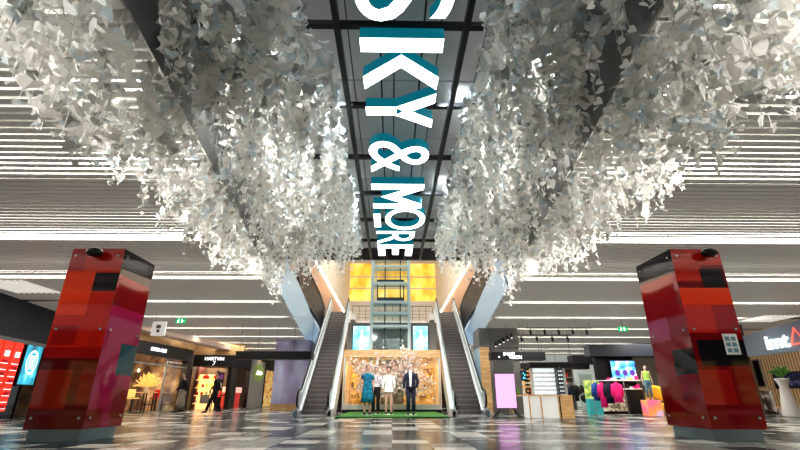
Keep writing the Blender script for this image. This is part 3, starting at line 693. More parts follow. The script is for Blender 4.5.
    if 'shoes' in clothes:
        d = MB()
        for k in ('legL','legR'):
            an = Vector(P[k][2]); d.tube([an+Vector((0,.055,-.035)),an+Vector((0,-.04,-.04)),an+Vector((0,-.14,-.05)),an+Vector((0,-.2,-.055))],[(.045,.045),(.046,.045),(.047,.033),(.03,.02)],12)
        d.build('shoes', clothes['shoes'], t, True)
    if clothes.get('disc'):
        MB().tube([(0,0,-.012),(0,0,.004)],.2,24).build('base_disc', M['white'], t)
    return t
def GX(px, Y): return PY(px, 410, Y).x
G0 = 0.062
figure('mannequin','mannequin in a long teal blue belted dress on the grass mat','mannequin',(GX(367,18.2),18.2,G0),0.15,1.80,M['skin'],
       dict(armL=((.165,0,1.40),(.25,.03,1.14),(.22,-.06,.92)),armR=((-.165,0,1.40),(-.27,.03,1.16),(-.28,-.03,.9))),dict(dress=(M['blue_dress'],.42,.05),sleeve=.5,hair=(M['hair'],.04),disc=1,shoes=M['blackcloth']))
figure('mannequin','mannequin in a pale floral top and black trousers, behind the blue dress','mannequin',(GX(375.5,19.3),19.3,G0),-0.1,1.78,M['skin'],{},dict(trousers=M['blackcloth'],top=(M['floral'],1,0),hair=(M['hair'],.05),disc=1,shoes=M['blackcloth']))
figure('mannequin','mannequin in a short cream white dress at the middle of the grass mat','mannequin',(GX(388.5,18.8),18.8,G0),0.05,1.74,M['skin'],
       dict(armL=((.165,0,1.40),(.24,.03,1.13),(.23,-.04,.88))),dict(dress=(M['white_cloth'],.80,.02),sleeve=1,hair=(M['hair'],.12),disc=1,shoes=M['blackcloth']))
figure('mannequin','male mannequin in a dark navy suit and open white shirt on the grass mat','mannequin',(GX(411,18.2),18.2,G0),-0.12,1.86,M['skin2'],
       dict(armL=((.17,0,1.40),(.25,.03,1.12),(.22,-.06,.88)),head=(0.01,-.01)),dict(trousers=M['suit'],top=(M['suit'],1,1),shirt=M['white_cloth'],hair=(M['hair'],0),shoes=M['black'],disc=1))
figure('person','passer-by in a black top and long taupe skirt walking past the cafe','person',(GX(179,21.5),21.5,0.03),-0.9,1.72,M['skin'],
       dict(legL=((.09,0,.9),(.09,-.12,.5),(.09,-.16,.1)),legR=((-.09,0,.9),(-.09,.04,.49),(-.09,.24,.12)),armL=((.165,0,1.4),(.23,.12,1.15),(.22,.1,.9)),armR=((-.165,0,1.4),(-.23,-.06,1.14),(-.22,-.2,.94))),
       dict(skirt=(M['skirt'],.16,.09),top=(M['blackcloth'],1,0),hair=(M['hair'],.2),shoes=M['black']))
figure('person','passer-by in dark clothes striding past the yellow display shelves','person',(GX(213,21.0),21.0,0.03),-1.3,1.74,M['skin'],
       dict(legL=((.09,0,.9),(.09,-.16,.5),(.09,-.28,.1)),legR=((-.09,0,.9),(-.09,.0,.49),(-.09,.30,.14)),armL=((.165,0,1.4),(.23,.14,1.16),(.22,.16,.92)),armR=((-.165,0,1.4),(-.23,-.08,1.15),(-.22,-.24,.98))),
       dict(trousers=M['blackcloth'],top=(M['blackcloth'],1,1),hair=(M['hair'],.1),shoes=M['black']))
bg = thing('shopping_bag','pale grey shopping bag held by the striding passer-by','bag',(GX(210,20.9)-0.25,20.75,0.42))
MB().prism([(-.17,0),(.17,0),(.19,.36),(-.19,.36)],-.06,.06,'y').build('body',M['skirt'],bg); MB().tube([(-.09,0,.36),(-.08,0,.5),(0,0,.55),(.08,0,.5),(.09,0,.36)],.008,6).build('handle',M['black'],bg)
# ------------------------------------------------------------------ blossom tree
def blossom_tree(name, label, loc, W, H0, H1, nb, rnd, mats, bark, size=.05, pts_per=26, R0=.06):
    t = thing(name, label, 'tree', loc); tr = MB(); bl = MB()
    tr.tube([(0,0,0),(.03,0,H0*.5),(-.02,0.02,H0)],[R0,R0*.8,R0*.65],10)
    for i in range(nb):
        a = rnd.uniform(0,2*PI); r = W*math.sqrt(rnd.uniform(.05,1)); ex = r*math.cos(a); ey = r*.35*math.sin(a)
        ez = H0+(H1-H0)*(rnd.uniform(.0,1))*(1-.35*(r/W)**2)
        p0 = Vector((0,0,H0*rnd.uniform(.75,1))); p3 = Vector((ex,ey,ez)); p1 = p0.lerp(p3,.4)+Vector((0,0,.25)); 
        tr.tube([p0,p1,p0.lerp(p3,.75)+Vector((0,0,.12)),p3],[R0*.4,R0*.28,R0*.18,R0*.08],5)
        for q in range(pts_per):
            f = rnd.uniform(.35,1.05); c = p0.lerp(p3,f)+Vector((rnd.gauss(0,.13),rnd.gauss(0,.08),rnd.gauss(0,.11)+.12*(1-f)))
            s = rnd.uniform(.6,1.3)*size; mi = rnd.choices(range(len(mats)),[3]+[1]*(len(mats)-1))[0]
            Rm = Matrix.Rotation(rnd.uniform(0,6.3),3,'Z')@Matrix.Rotation(rnd.uniform(0,3.1),3,'X')
            ring = [c+Rm@Vector((s*math.cos(k*PI/5)*(1 if k%2 else .55), s*math.sin(k*PI/5)*(1 if k%2 else .55), .25*s*(k%2))) for k in range(10)]
            b = len(bl.v); bl.v += [tuple(c)]+[tuple(v) for v in ring]
            for k in range(10): bl.f.append((b,b+1+k,b+1+(k+1)%10)); bl.mi.append(mi)
    tr.build('trunk', bark, t, True); bl.build('blossoms', mats, t); return t
blossom_tree('blossom_tree','wide white and pink blossom tree standing behind the mannequins',(0.0,20.9,0.05),2.0,0.8,2.75,110,random.Random(5),[M['blossom'],M['blossompink'],M['blossom']],M['bark'],.062,44)
# ------------------------------------------------------------------ left storefronts
def facade(p, q):
    """local frame on the line p->q: x along, y out of the wall towards the hall"""
    p = Vector((p[0],p[1],0)); q = Vector((q[0],q[1],0)); d = (q-p); L = d.length; return p, math.atan2(d.y,d.x), L
def fitted_sign(name,label,txts,p,rz,L,z0,z1,m,fm,depth=.12,textfit=None,backoff=0):
    t = thing(name,label,'sign',(p.x,p.y,0),rz)
    MB().cbox(0,L,-depth,0,z0,z1,.015).build('panel',m,t)
    return t
# A: left front unit with navy fascia
def world(p,rz,x,y): c,s=math.cos(rz),math.sin(rz); return (p.x+c*x-s*y, p.y+s*x+c*y)
pA, rA, LA = facade((-11.9,10.5),(-13.6,20.0))
wl = MB(); wl.box(0,LA,0.0,0.2,2.5,CZ+.3,0); o=struct('wall_left',wl,[M['navy']]); o.location=(pA.x,pA.y,0); o.rotation_euler=(0,0,rA)
wl = MB(); wl.box(0,LA,1.0,1.2,0,2.5); o=struct('wall_left_shop',wl,M['black']); o.location=(pA.x,pA.y,0); o.rotation_euler=(0,0,rA)
gw = MB(); gw.box(0,LA,.1,.12,0,2.5,1)
for k in range(7): gw.box(LA*k/6-.02,LA*k/6+.02,.06,.16,0,2.5,0)
o=struct('window_30',gw,[M['darkmetal'],M['darkglass']]); o.location=(pA.x,pA.y,0); o.rotation_euler=(0,0,rA)
ww = MB(); ww.box(-.1,LA,-.06,0.02,2.42,2.54); o=struct('trim_2',ww,M['grey']); o.location=(pA.x,pA.y,0); o.rotation_euler=(0,0,rA)
# red lit display columns behind the glass: rows of panels
def xl(px): # local x on facade A hit by the column px
    d = ray(px,380); a=Vector((math.cos(rA),math.sin(rA))); # solve p+a*t = CO + d*s
    det = a.x*(-d.y)-a.y*(-d.x); rx, ry = CO.x-pA.x, CO.y-pA.y
    return (rx*(-d.y)-ry*(-d.x))/det
for i,(a,b) in enumerate(((-19,-9),(-7,2.5),(4.5,13))):
    x0,x1 = xl(a),xl(b); t = thing('display_column',['red lit column of shoe boxes at the far left edge','red lit column of boxes, middle of the left shop window','red lit column of boxes next to the cyan poster'][i],'display',(*world(pA,rA,x0,.0),0),rA)
    W = x1-x0; MB().box(0,W,-.02,.06,.25,2.42).build('back_panel',M['redlit'],t)
    for k in range(8):
        z=.32+k*.2; b=MB(); b.box(W*.12,W*.88,-.045,-.02,z,z+.015); b.build('shelf_board',M['whitelit'],t)
        if k%2==i%2: MB().box(W*.15,W*.6,-.10,-.045,z+.015,z+.13).build('shoe_box',M['redc'],t)
    MB().box(W*.3,W*.7,-.05,-.02,1.95,2.12).build('white_label',M['whitelit'],t)
x0,x1=xl(17),xl(33); t=thing('digital_screen','glowing cyan poster with a pale ring pattern in the left shop window','screen',(*world(pA,rA,x0,.0),0),rA)
W=x1-x0; MB().box(-.03,W+.03,-.03,.05,1.05,2.46).build('frame',M['black'],t); MB().box(0,W,-.045,-.03,1.1,2.42).build('display',ramp_mat('cyan_poster','noise',1.8,[(0.35,(0.01,0.10,0.16)),(0.6,(0.05,0.45,0.6)),(0.75,(0.5,0.85,0.95))],.3,emit=1.0),t)
r=MB()
for k in range(28):
    a0,a1=2*PI*k/28,2*PI*(k+1)/28; f=lambda a,q:(W/2+q*W*.36*math.cos(a),-.05,1.85+q*.42*math.sin(a)); r.quad(f(a0,1),f(a1,1),f(a1,.8),f(a0,.8))
for k in range(5): r.box(W*.3+k*W*.085,W*.3+k*W*.085+W*.04,-.052,-.048,1.6,2.1)
r.build('ring_pattern',mat('pale_cyan',(.7,.95,1),.4,emit=1.2),t)
# fan of white ceiling fins near both side walls
for sgn,px,nm in ((-1,14,'left'),(1,776,'right')):
    for k in range(8):
        a=PZ(px+(k-4)*(6.2 if sgn<0 else 4.6), 285 if sgn<0 else 318, CZ-.04); y0=a.y-.5; y1=a.y+1.1
        o=MB().box(a.x-.03,a.x+.03,y0,y1,CZ-.045,CZ-.01).build('ceiling_fin',mat('lit_fin',(.9,.88,.82),.5,emit=.45)); tag(o,'white ceiling fin in the row above the %s shop fascia'%nm,'ceiling fin','ceiling fins by the %s wall'%nm)
# B: cafe
pB,rB,LB = facade((GX(104,20.5),20.5),(GX(184,27),27))
def setl(o,p,r): o.location=(p.x,p.y,0); o.rotation_euler=(0,0,r); return o
setl(struct('trim_3',MB().box(0,LB,-.05,.2,2.62+.62,CZ+.3,0).box(0,LB,-.02,.2,2.62,3.25,1),[M['wood'],M['black']]),pB,rB)
setl(struct('wall_cafe_back',MB().box(-1,LB+1.5,3.6,3.8,0,CZ).box(LB-.1,LB+.1,0.1,3.8,0,CZ).box(-1.1,-1,0,3.8,0,CZ),ramp_mat('cafe_interior','noise',1.6,[(.35,(.12,.06,.035)),(.55,(.42,.24,.12)),(.75,(.85,.6,.35))],.7,emit=.4)),pB,rB)
setl(struct('trim_4',MB().box(0,.12,-.03,.15,0,2.62).box(LB-.5,LB,-.03,.3,0,2.62),M['dark']),pB,rB)
s=setl(thing('shop_sign','white STEN ALE lettering on the black cafe fascia','sign'),pB,rB); m=MB(); text_mb(m,'STEN ALE',(1.35,.17),lambda u,v,d:(LB*.36+u,-.03-d,2.85+v),.04,0,.0); m.build('lettering',M['whitelamp'],s)
setl(struct('window_31',MB().box(LB*.62,LB-.5,.02,.04,0,2.6,1).box(LB*.62-.03,LB*.62+.03,0,.08,0,2.62,0).box(.1,LB,-.02,.06,2.2,2.26,0),[M['chrome'],M['shopglass']]),pB,rB)
def cafe_table(x,y,label):
    w=world(pB,rB,x,y); t=thing('bar_table',label,'table',(*w,0),rB)
    MB().cbox(-.6,.6,-.32,.32,.88,.93,.01).build('table_top',M['woodemit'],t)
    for a in (-.55,.55):
        for b in (-.27,.27): MB().box(a-.025,a+.025,b-.025,b+.025,0,.88).build('leg',M['darkmetal'],t)
    MB().box(-.55,.55,-.29,-.25,.3,.34).build('foot_rail',M['darkmetal'],t); return w
def cafe_chair(x,y,label,c,rz=0):
    w=world(pB,rB,x,y); t=thing('bar_chair',label,'chair',(*w,0),rB+rz)
    MB().cbox(-.21,.21,-.2,.2,.6,.66,.02).build('seat',c,t); MB().cbox(-.2,.2,.17,.21,.68,1.05,.015).build('backrest',c,t)
    for a in (-.18,.18):
        for b in (-.17,.17): MB().tube([(a*1.1,b*1.1,0),(a,b,.6)],.015,6).build('leg',M['darkmetal'],t)
w1=cafe_table(4.1,.9,'oak bar table with the golden dried grass vase at the cafe front'); cafe_table(6.0,1.0,'oak bar table behind the cafe glass beside a red chair')
cafe_chair(3.0,.8,'yellow bar chair at the left end of the cafe tables',M['pampas'],PI/2); cafe_chair(5.05,.9,'red bar chair between the two cafe tables',M['redc'],-PI/2); cafe_chair(7.0,.9,'red bar chair at the right end of the cafe tables',M['redc'],-PI/2)
v=thing('vase','pale round vase on the cafe bar table','vase',(*w1,.931)); MB().loft([(0,.06,.06),(.08,.10,.10),(.17,.07,.07),(.22,.045,.045),(.25,.06,.06)],16).build('body',M['white'],v,True)
g=thing('dried_grass_bouquet','big golden bouquet of dried grass in the cafe vase','bouquet',(*w1,1.17)); rr=random.Random(2); gm=MB()
for i in range(150):
    a=rr.uniform(0,6.3); e=rr.uniform(.15,1.5); L=rr.uniform(.4,.78); d=Vector((math.cos(a)*math.sin(e),math.sin(a)*math.sin(e),math.cos(e))); gm.tube([(0,0,0),d*L*.6,d*L*.85,d*L],[.004,.012,.035,.004],5)
gm.build('plumes',M['pampas'],g)
for x in (1.0,2.4,4.2):
    w=world(pB,rB,x,1.6); t=thing('pendant_lamp',{1.0:'warm pendant bulb left of the dried grass in the cafe',2.4:'warm pendant bulb in the middle of the cafe',4.2:'warm pendant bulb over the right cafe table'}[x],'lamp',(*w,2.0))
    MB().ell((0,0,0),(.06,.06,.08)).build('bulb',M['warmlamp'],t,True); MB().tube([(0,0,.07),(0,0,1.8)],.006,5).build('cord',M['black'],t)
# C: HARTVIN
pC,rC,LC=facade((GX(186,28.2),28.2),(GX(226,28.6),28.6))
setl(struct('trim_5',MB().box(-.6,LC+.6,-.05,.3,3.1,CZ+.3,0).box(0,LC,-.04,.3,2.42,3.1,1).box(-.6,0,-.03,.3,2.3,3.1,2),[M['wood'],M['black'],M['grey']]),pC,rC)
s=setl(thing('shop_sign','white HARTVIN lettering with a script mark on a black fascia','sign'),pC,rC); m=MB(); text_mb(m,'HARTVIN',(1.1,.2),lambda u,v,d:(LC*.28+u,-.05-d,2.78+v),.04,0,.0); m.build('lettering',M['whitelamp'],s); m=MB(); m.tube([(LC*.5,-.07,2.74),(LC*.54,-.07,2.66),(LC*.56,-.07,2.74),(LC*.53,-.07,2.55),(LC*.49,-.07,2.5)],.012,6); m.build('script_mark',M['whitelamp'],s)
setl(struct('wall_gift_shop',MB().box(0,LC,2.0,2.2,0,2.5,0).box(-.1,0,0,2.2,0,2.5,1).box(LC,LC+.1,0,2.2,0,2.5,1),[M['shopdark'],M['dark']]),pC,rC)
t=setl(thing('display_shelf','bright yellow lit shelves of goods under the HARTVIN sign','shelf'),pC,rC); t.location=(*world(pC,rC,.1,.9),0)
yl=mat('yellow_lit',(1,.68,.28),.5,emit=1.0)
MB().box(0,1.35,.3,.34,.0,2.0).build('back_panel',yl,t)
for z in (.3,.75,1.2,1.65): MB().box(0,1.35,0,.3,z,z+.04).build('shelf_board',yl,t)
rr=random.Random(8)
for z in (.34,.79,1.24,1.69):
    for k in range(5):
        o=MB().loft([(0,.07,.06),(.12,.09,.07),(.16,.05,.05),(.2,.06,.05)],10).build('jar',rr.choice([M['redc'],M['white'],M['amber'],M['amber']]),None,True); w=world(pC,rC,.1+.15+k*.26,.9+.13); o.location=(*w,z); tag(o,'small jar on the yellow lit shelves under the HARTVIN sign','jar','jars on the yellow shelves')
for x,z,r in ((.75,2.0,.2),(1.35,2.02,.17)):
    w=world(pC,rC,x,.5); t=thing('lamp_shade_display','round red lacquered lamp, %s of the pair in the HARTVIN shop'%('larger' if r>.18 else 'smaller'),'lamp',(*w,z-.15)); MB().loft([(-.12,r*.9,r*.9),(0,r,r),(.1,r*.6,r*.6),(.14,.03,.03)],18).build('shade',mat('red_glow',(.8,.02,.02),.4,emit=.6),t,True); MB().tube([(0,0,.14),(0,0,.6)],.008,5).build('cord',M['black'],t)
t=thing('poster_stand','dark framed poster stand with purple and white prints in the HARTVIN shop','poster',(*world(pC,rC,1.45,.3),0),rC); MB().box(0,.36,0,.04,0.0,2.1).build('panel',M['dark'],t); MB().box(.04,.32,-.01,0,1.7,2.0).build('purple_print',mat('purple',(.3,.1,.35),.5,emit=.3),t); MB().box(.06,.3,-.01,0,1.2,1.5).build('white_print',M['white'],t); MB().box(.06,.3,-.01,0,.7,1.05).build('red_print',M['redlit'],t)
t=thing('magazine_table','low dark table with white goods beneath the HARTVIN sign','table',(*world(pC,rC,1.6,-.1),0),rC); MB().box(-.3,.6,-.25,.25,.75,.8).build('table_top',M['dark'],t)
for a in (-.25,.55):
    for b in (-.2,.2): MB().box(a-.02,a+.02,b-.02,b+.02,0,.75).build('leg',M['dark'],t)
# D: red jewellery shop
pD,rD,LD=facade((GX(226,29.2),29.2),(GX(246,33),33))
setl(struct('trim_6',MB().box(-.4,LD+2.2,-.05,.2,3.2,CZ+.3,0).box(0,LD,-.02,.2,2.5,3.2,1).box(0,.15,0,.2,0,2.5,1).box(LD-.15,LD,0,.2,0,2.5,1),[M['wood'],M['black']]),pD,rD)
setl(struct('wall_red_shop',MB().box(0,LD,2,2.2,0,2.6),mat('maroon_wall',(.10,.03,.025),.5,emit=.2)),pD,rD)
t=thing('display_counter','red lit glass counter in the small shop right of HARTVIN','counter',(*world(pD,rD,LD*.25,.6),0),rD); MB().cbox(0,LD*.65,-.2,.2,0,.95,.02).build('base',mat('red_counter',(.55,.05,.04),.3,emit=.5),t); MB().box(0.02,LD*.65-.02,-.28,.28,.96,1.3).build('glass_case',mat('pink_glow',(1,.5,.4),.3,emit=.8),t)
t=thing('lit_cabinet','cream lit wall cabinet of red goods above the red counter','cabinet',(*world(pD,rD,LD*.35,1.2),0),rD); MB().box(0,LD*.4,0,.1,1.4,2.4).build('back_panel',M['shopwarm'],t)
for z in (1.45,1.8,2.15): MB().box(0,LD*.4,-.15,0,z,z+.03).build('shelf_board',M['whitelit'],t)
for k in range(4): MB().ell((.2+k*.3,-.08,1.9),(.07,.05,.07)).build('red_goods',M['redc'],t)
# E: grey boarded wall with green plant sign; F: narrow bright shop
pE,rE,LE=facade((GX(246,33),33),(GX(261,36),36))
setl(struct('wall_boarded',MB().box(0,LE,0,.2,0,3.2),M['greyslat']),pE,rE)
t=setl(thing('plant_sign','round green foliage sign with white script on the grey boarded wall','sign'),pE,rE); m=MB(); rr=random.Random(4)
for i in range(260):
    a=rr.uniform(0,6.3); q=math.sqrt(rr.random()); m.ell((LE*.5+q*LE*.36*math.cos(a),-.06,2.35+q*.6*math.sin(a)),(.1,.04,.035),0,5,4)
m.build('foliage',mat('lit_foliage',(.3,.4,.1),.7,emit=.25),t); m=MB(); m.tube([(LE*.3,-.13,2.2),(LE*.36,-.13,2.5),(LE*.42,-.13,2.2),(LE*.5,-.13,2.45),(LE*.55,-.13,2.2),(LE*.62,-.13,2.45),(LE*.68,-.13,2.25)],.03,6); m.build('script',M['whitelamp'],t)
setl(struct('wall_bright_shop',MB().box(LE,LE+5,.5,.6,0,2.7,0).box(LE-.05,LE+.1,-.05,.4,0,3,1).box(LE,LE+5,-.05,.4,2.7,3.3,1),[M['gold'],M['dark']]),pE,rE)
# sloping white bulkhead above the left shops
bk=MB(); P0,P1=pB,Vector((pE.x,pE.y,0)); bk.quad((P0.x+.3,P0.y-1,3.35+.3),(P1.x+.9,P1.y,3.3),(P1.x+.9,P1.y,3.55),(P0.x+.3,P0.y-1,3.9)); bk.quad((P0.x+.3,P0.y-1,3.65),(P1.x+.9,P1.y,3.3),(P1.x,P1.y,3.3),(P0.x-.3,P0.y-1,3.65))
struct('trim_7',bk,mat('cream_bulkhead',(.55,.42,.34),.6,emit=.1))
# ------------------------------------------------------------------ hanging things left
def exit_sign(px,py,Z,label):
    a=PZ(px,py,Z); t=thing('exit_sign',label,'sign',(a.x,a.y,Z)); MB().cbox(-.2,.2,-.02,.02,-.1,.1,.008).build('panel',M['green_sign'],t)
    m=MB(); m.ell((-.09,-.024,.05),(.018,.004,.018)); m.tube([(-.09,-.024,.03),(-.1,-.024,-.02),(-.13,-.024,-.07)],.012,6); m.tube([(-.1,-.024,-.02),(-.06,-.024,-.06)],.012,6); m.tube([(-.13,-.024,.0),(-.05,-.024,.02)],.01,6); m.box(.02,.06,-.026,-.02,-.07,.07); m.tube([(.14,-.024,0),(.08,-.024,0)],.01,6); m.build('running_figure',M['whitelit'],t)
    MB().tube([(0,0,.1),(0,0,CZ-Z+.1)],.008,5).build('rod',M['darkmetal'],t)
exit_sign(181,321,3.45,'green exit sign hanging over the left shops'); exit_sign(623,329,3.3,'green exit sign hanging over the right hall')
a=PZ(159,328,3.25); t=thing('hanging_sign','small white lit box sign with a lamp symbol hanging before the cafe','sign',(a.x,a.y,3.25)); MB().cbox(-.27,.27,-.04,.04,-.3,.25,.01).build('panel',mat('white_glow',(.85,.85,.82),.5,emit=.35),t); m=MB(); m.box(-.09,.09,-.05,-.04,-.02,.12); m.box(-.06,.06,-.05,-.04,-.18,-.06); m.build('symbol',M['grey'],t)
for x in (-.2,.2): MB().tube([(x,0,.25),(x,0,.6)],.008,5).build('rod',M['darkmetal'],t)
def long_box(px0,px1,py0,py1,Y,depth,label,txt=None):
    a=PY(px0,py0,Y); b=PY(px1,py1,Y); t=thing('hanging_fascia',label,'sign',(a.x,Y,b.z)); W=b.x-a.x; H=a.z-b.z
    MB().cbox(0,W,0,depth,0,H,.01).build('panel',M['black'],t)
    n=max(2,int(W/.7))
    for k in range(n+1): MB().tube([(.05+k*(W-.1)/n,depth/2,H),(.05+k*(W-.1)/n,depth/2,CZ-b.z)],.008,5).build('rod',M['darkmetal'],t)
    return t,W,H
t,W,H=long_box(236,311,351,359,20.0,.7,'long black hanging fascia left of the left escalator')
MB().box(W*.25,W*.45,-.006,0,H*.3,H*.7).build('dim_panel',M['navy'],t)
t,W,H=long_box(491,546,351.5,360,19.9,.6,'black hanging fascia lettered SMART VISION above the pink screen')
m=MB(); text_mb(m,'SMART',(.52,.13),lambda u,v,d:(W*.22+u,-.005-d,H*.52+v),.02,0,.0); m.build('lettering',M['whitelit'],t); m=MB(); text_mb(m,'VISION',(.56,.15),lambda u,v,d:(W*.32+u,-.005-d,H*.12+v),.02,0,.0); m.build('lettering',M['whitelit'],t); MB().ell((W*.14,-.01,H*.35),(.035,.01,.035)).build('round_mark',M['whitelit'],t)
t,W,H=long_box(541,590,363,369,22,.5,'black hanging fascia over the sunglasses kiosk')
t,W,H=long_box(572,612,355,364,26,.8,'short black hanging fascia beyond the kiosk')
# ------------------------------------------------------------------ right side hall
# pink screen on its easel
Y=16.3; a=PY(494.5,372,Y); b=PY(517,410,Y); cx=(a.x+b.x)/2
t=thing('digital_easel','upright pink glowing screen on a splayed black easel stand','screen',(cx,Y,0)); W=(b.x-a.x)/2; zt=PY(500,360,Y).z; zm=PY(500,374,Y).z
MB().cbox(-W-.02,W+.02,0,.07,.32,zt,.012).build('housing',M['grey'],t); MB().box(-W+.0,W-.0,-.012,0,.34,zm).build('display',M['pinkscreen'],t)
for s in (-1,1):
    for f in (-1,1): MB().tube([(s*W*.6,.03,.34),(s*(W+.12),.03+f*.22,0.015)],.018,6).build('leg',M['black'],t)
# number screen
a=PY(520.5,370,20); b=PY(528,381,20); t=thing('number_display','small dark screen showing a cyan figure 2 beside the pink screen','screen',(a.x,20,b.z)); W=b.x-a.x;H=a.z-b.z
MB().cbox(0,W,0,.06,0,H,.01).build('housing',mat('dark_blue',(.005,.03,.06),.3),t); m=MB(); text_mb(m,'2',(W*.4,H*.55),lambda u,v,d:(W*.3+u,-.005-d,H*.22+v),.01,0,.01); m.build('numeral',mat('cyan_digit',(.1,.7,.9),.5,emit=1.5),t)
MB().tube([(W/2,.03,H),(W/2,.03,CZ-b.z)],.01,5).build('rod',M['darkmetal'],t)
# kiosk
Yk=16.8; X0=GX(530,Yk)-.02; X1=GX(560,Yk); X2=GX(573.5,Yk)
t=thing('kiosk_counter','white sales counter with oak frame and oak end panel','counter',((X0+X1)/2,Yk,0)); W=(X1-X0)/2
MB().cbox(-W,W,0,.7,0,.72,.01).build('body',mat('counter_white',(.85,.85,.82),.3,emit=.35),t)  # white body glows a little to look brighter lit
b=MB(); 
for x in (-W,W-.05,-W+.42): b.box(x,x+.05,-.02,0,0,.72)
b.box(-W,W+.5,-.04,.72,.72,.76); b.build('frame',M['woodemit'],t)
MB().prism([(W+.02,0),(W+.5,0),(W+.5,.72),(W+.02,.72)],-.02,.55,'y').build('end_panel',M['woodemit'],t); MB().box(W+.0,W+.04,-.03,.1,0,.74).build('edge_strip',M['black'],t)
Ys=17.9; a=PY(532,368,Ys); b_=PY(568,398,Ys); X0,X1=a.x,b_.x
t=thing('display_shelf','tall white lit shelf unit of sunglasses on the kiosk','shelf',((X0+X1)/2,Ys,0)); W=(X1-X0)/2; zt=a.z
MB().box(-W,W,.3,.34,0,zt).build('back_panel',mat('white_glow_back',(.85,.92,.92),.4,emit=.8),t)
for s in (-1,0.55,1): MB().box(s*W-.02,s*W+.02,0,.3,0,zt).build('side_panel',M['white'] if s!=.55 else M['black'],t)
nsh=6
for k in range(nsh): z=.75+k*(zt-.8)/nsh; MB().box(-W,W,.02,.3,z,z+.018).build('shelf_board',M['white'],t)
MB().cbox(-W-.1,W+.25,-.1,.5,zt,zt+.22,.02).build('canopy',M['black'],t)
gm=MB()
for s in (-1,1): gm.tube([(s*.035+.03*math.cos(q*PI/5),0,.022+.02*math.sin(q*PI/5)) for q in range(11)],.004,5)
gm.box(-.01,.01,-.003,.003,.025,.032); gm.box(-.068,-.064,0,.1,.028,.034); gm.box(.064,.068,0,.1,.028,.034)
ge=gm.mesh('sunglasses',M['black'])
for k in range(nsh):
    z=.75+k*(zt-.8)/nsh+.018+.001
    for q in range(9):
        o=bpy.data.objects.new('sunglasses',ge); COL.objects.link(o); o.location=((X0+X1)/2-W+.15+q*(2*W-.3)/8,Ys+.1,z); tag(o,'pair of dark sunglasses on the white lit kiosk shelves','sunglasses','sunglasses on the kiosk shelves')
# spinner of dark sunglasses beside it
for px,lab in ((531,'slim rack of dark goods at the left side of the kiosk shelf'),(565.5,'slim rack of dark goods at the right side of the kiosk shelf')):
    x=GX(px,17.4); t=thing('display_rack',lab,'rack',(x,17.4+.1,0)); MB().tube([(0,0,0.02),(0,0,1.75)],.02,8).build('pole',M['chrome'],t); MB().tube([(0,0,0),(0,0,.03)],.18,18).build('base',M['chrome'],t)
    for k in range(7): MB().box(-.09,.09,-.04,.04,.8+k*.14,.87+k*.14).build('goods',M['navy'],t)
# wooden tables with goods behind the pink screen
t=thing('display_table','oak display table behind the pink screen','table',(GX(523,21),21,0)); MB().cbox(-.55,.55,-.3,.3,.72,.77,.01).build('table_top',M['woodemit'],t)
for a in (-.5,.5):
    for b in (-.25,.25): MB().box(a-.025,a+.025,b-.025,b+.025,0,.72).build('leg',M['wood'],t)
for k in range(4):
    o=MB().loft([(0,.06,.05),(.15,.07,.06),(.22,.03,.03),(.3,.035,.035)],10).build('bottle',[M['amber'],M['leafgreen'],M['white'],M['redc']][k],None,True); o.location=(GX(523,21)-.4+k*.26,21,.77); tag(o,['amber','green','white','red'][k]+' bottle standing on the oak display table','bottle')
# back partitions, green screen wall
a=PY(578,374,28); b=PY(596,405,28); o=tag(MB().cbox(a.x,b.x,28,28.15,0,a.z,.02).build('partition_wall',mat('sage',(.42,.5,.44),.6,emit=.25)),'pale sage green partition far back behind the kiosk','partition')
for px0,px1,c,lab,Yb in ((560,577,'shopdark','dark shop bay behind the kiosk',30),(545,559,'shopcool','cool lit shop bay behind the kiosk shelves',31),(505,543,'gold','warm goods wall behind the pink screen',30)):
    a=GX(px0,Yb); b=GX(px1,Yb); t=thing('shop_bay',lab,'shop bay',((a+b)/2,Yb,0)); W=(b-a)/2; MB().box(-W,W,.3,.35,0,2.4).build('back_panel',M[c],t)
    MB().box(-W-.03,-W+.03,-.1,.35,0,2.6).build('side_panel',M['grey'],t); MB().box(W-.03,W+.03,-.1,.35,0,2.6).build('side_panel',M['grey'],t); MB().box(-W,W,-.1,.35,2.4,2.75).build('header',M['black'],t)
    for z in (.5,.95,1.4,1.85):
        MB().box(-W,W,.0,.3,z,z+.03).build('shelf_board',M['offwhite'],t)
        gd=MB(); rr=random.Random(int(z*10)+px0)
        x=-W+.1
        while x<W-.15: h=rr.uniform(.12,.3); gd.box(x,x+.1,.08,.22,z+.03,z+.03+h); x+=rr.uniform(.13,.3)
        gd.build('goods',rr.choice([M['dark'],M['redc'],M['white'],M['amber']]),t)
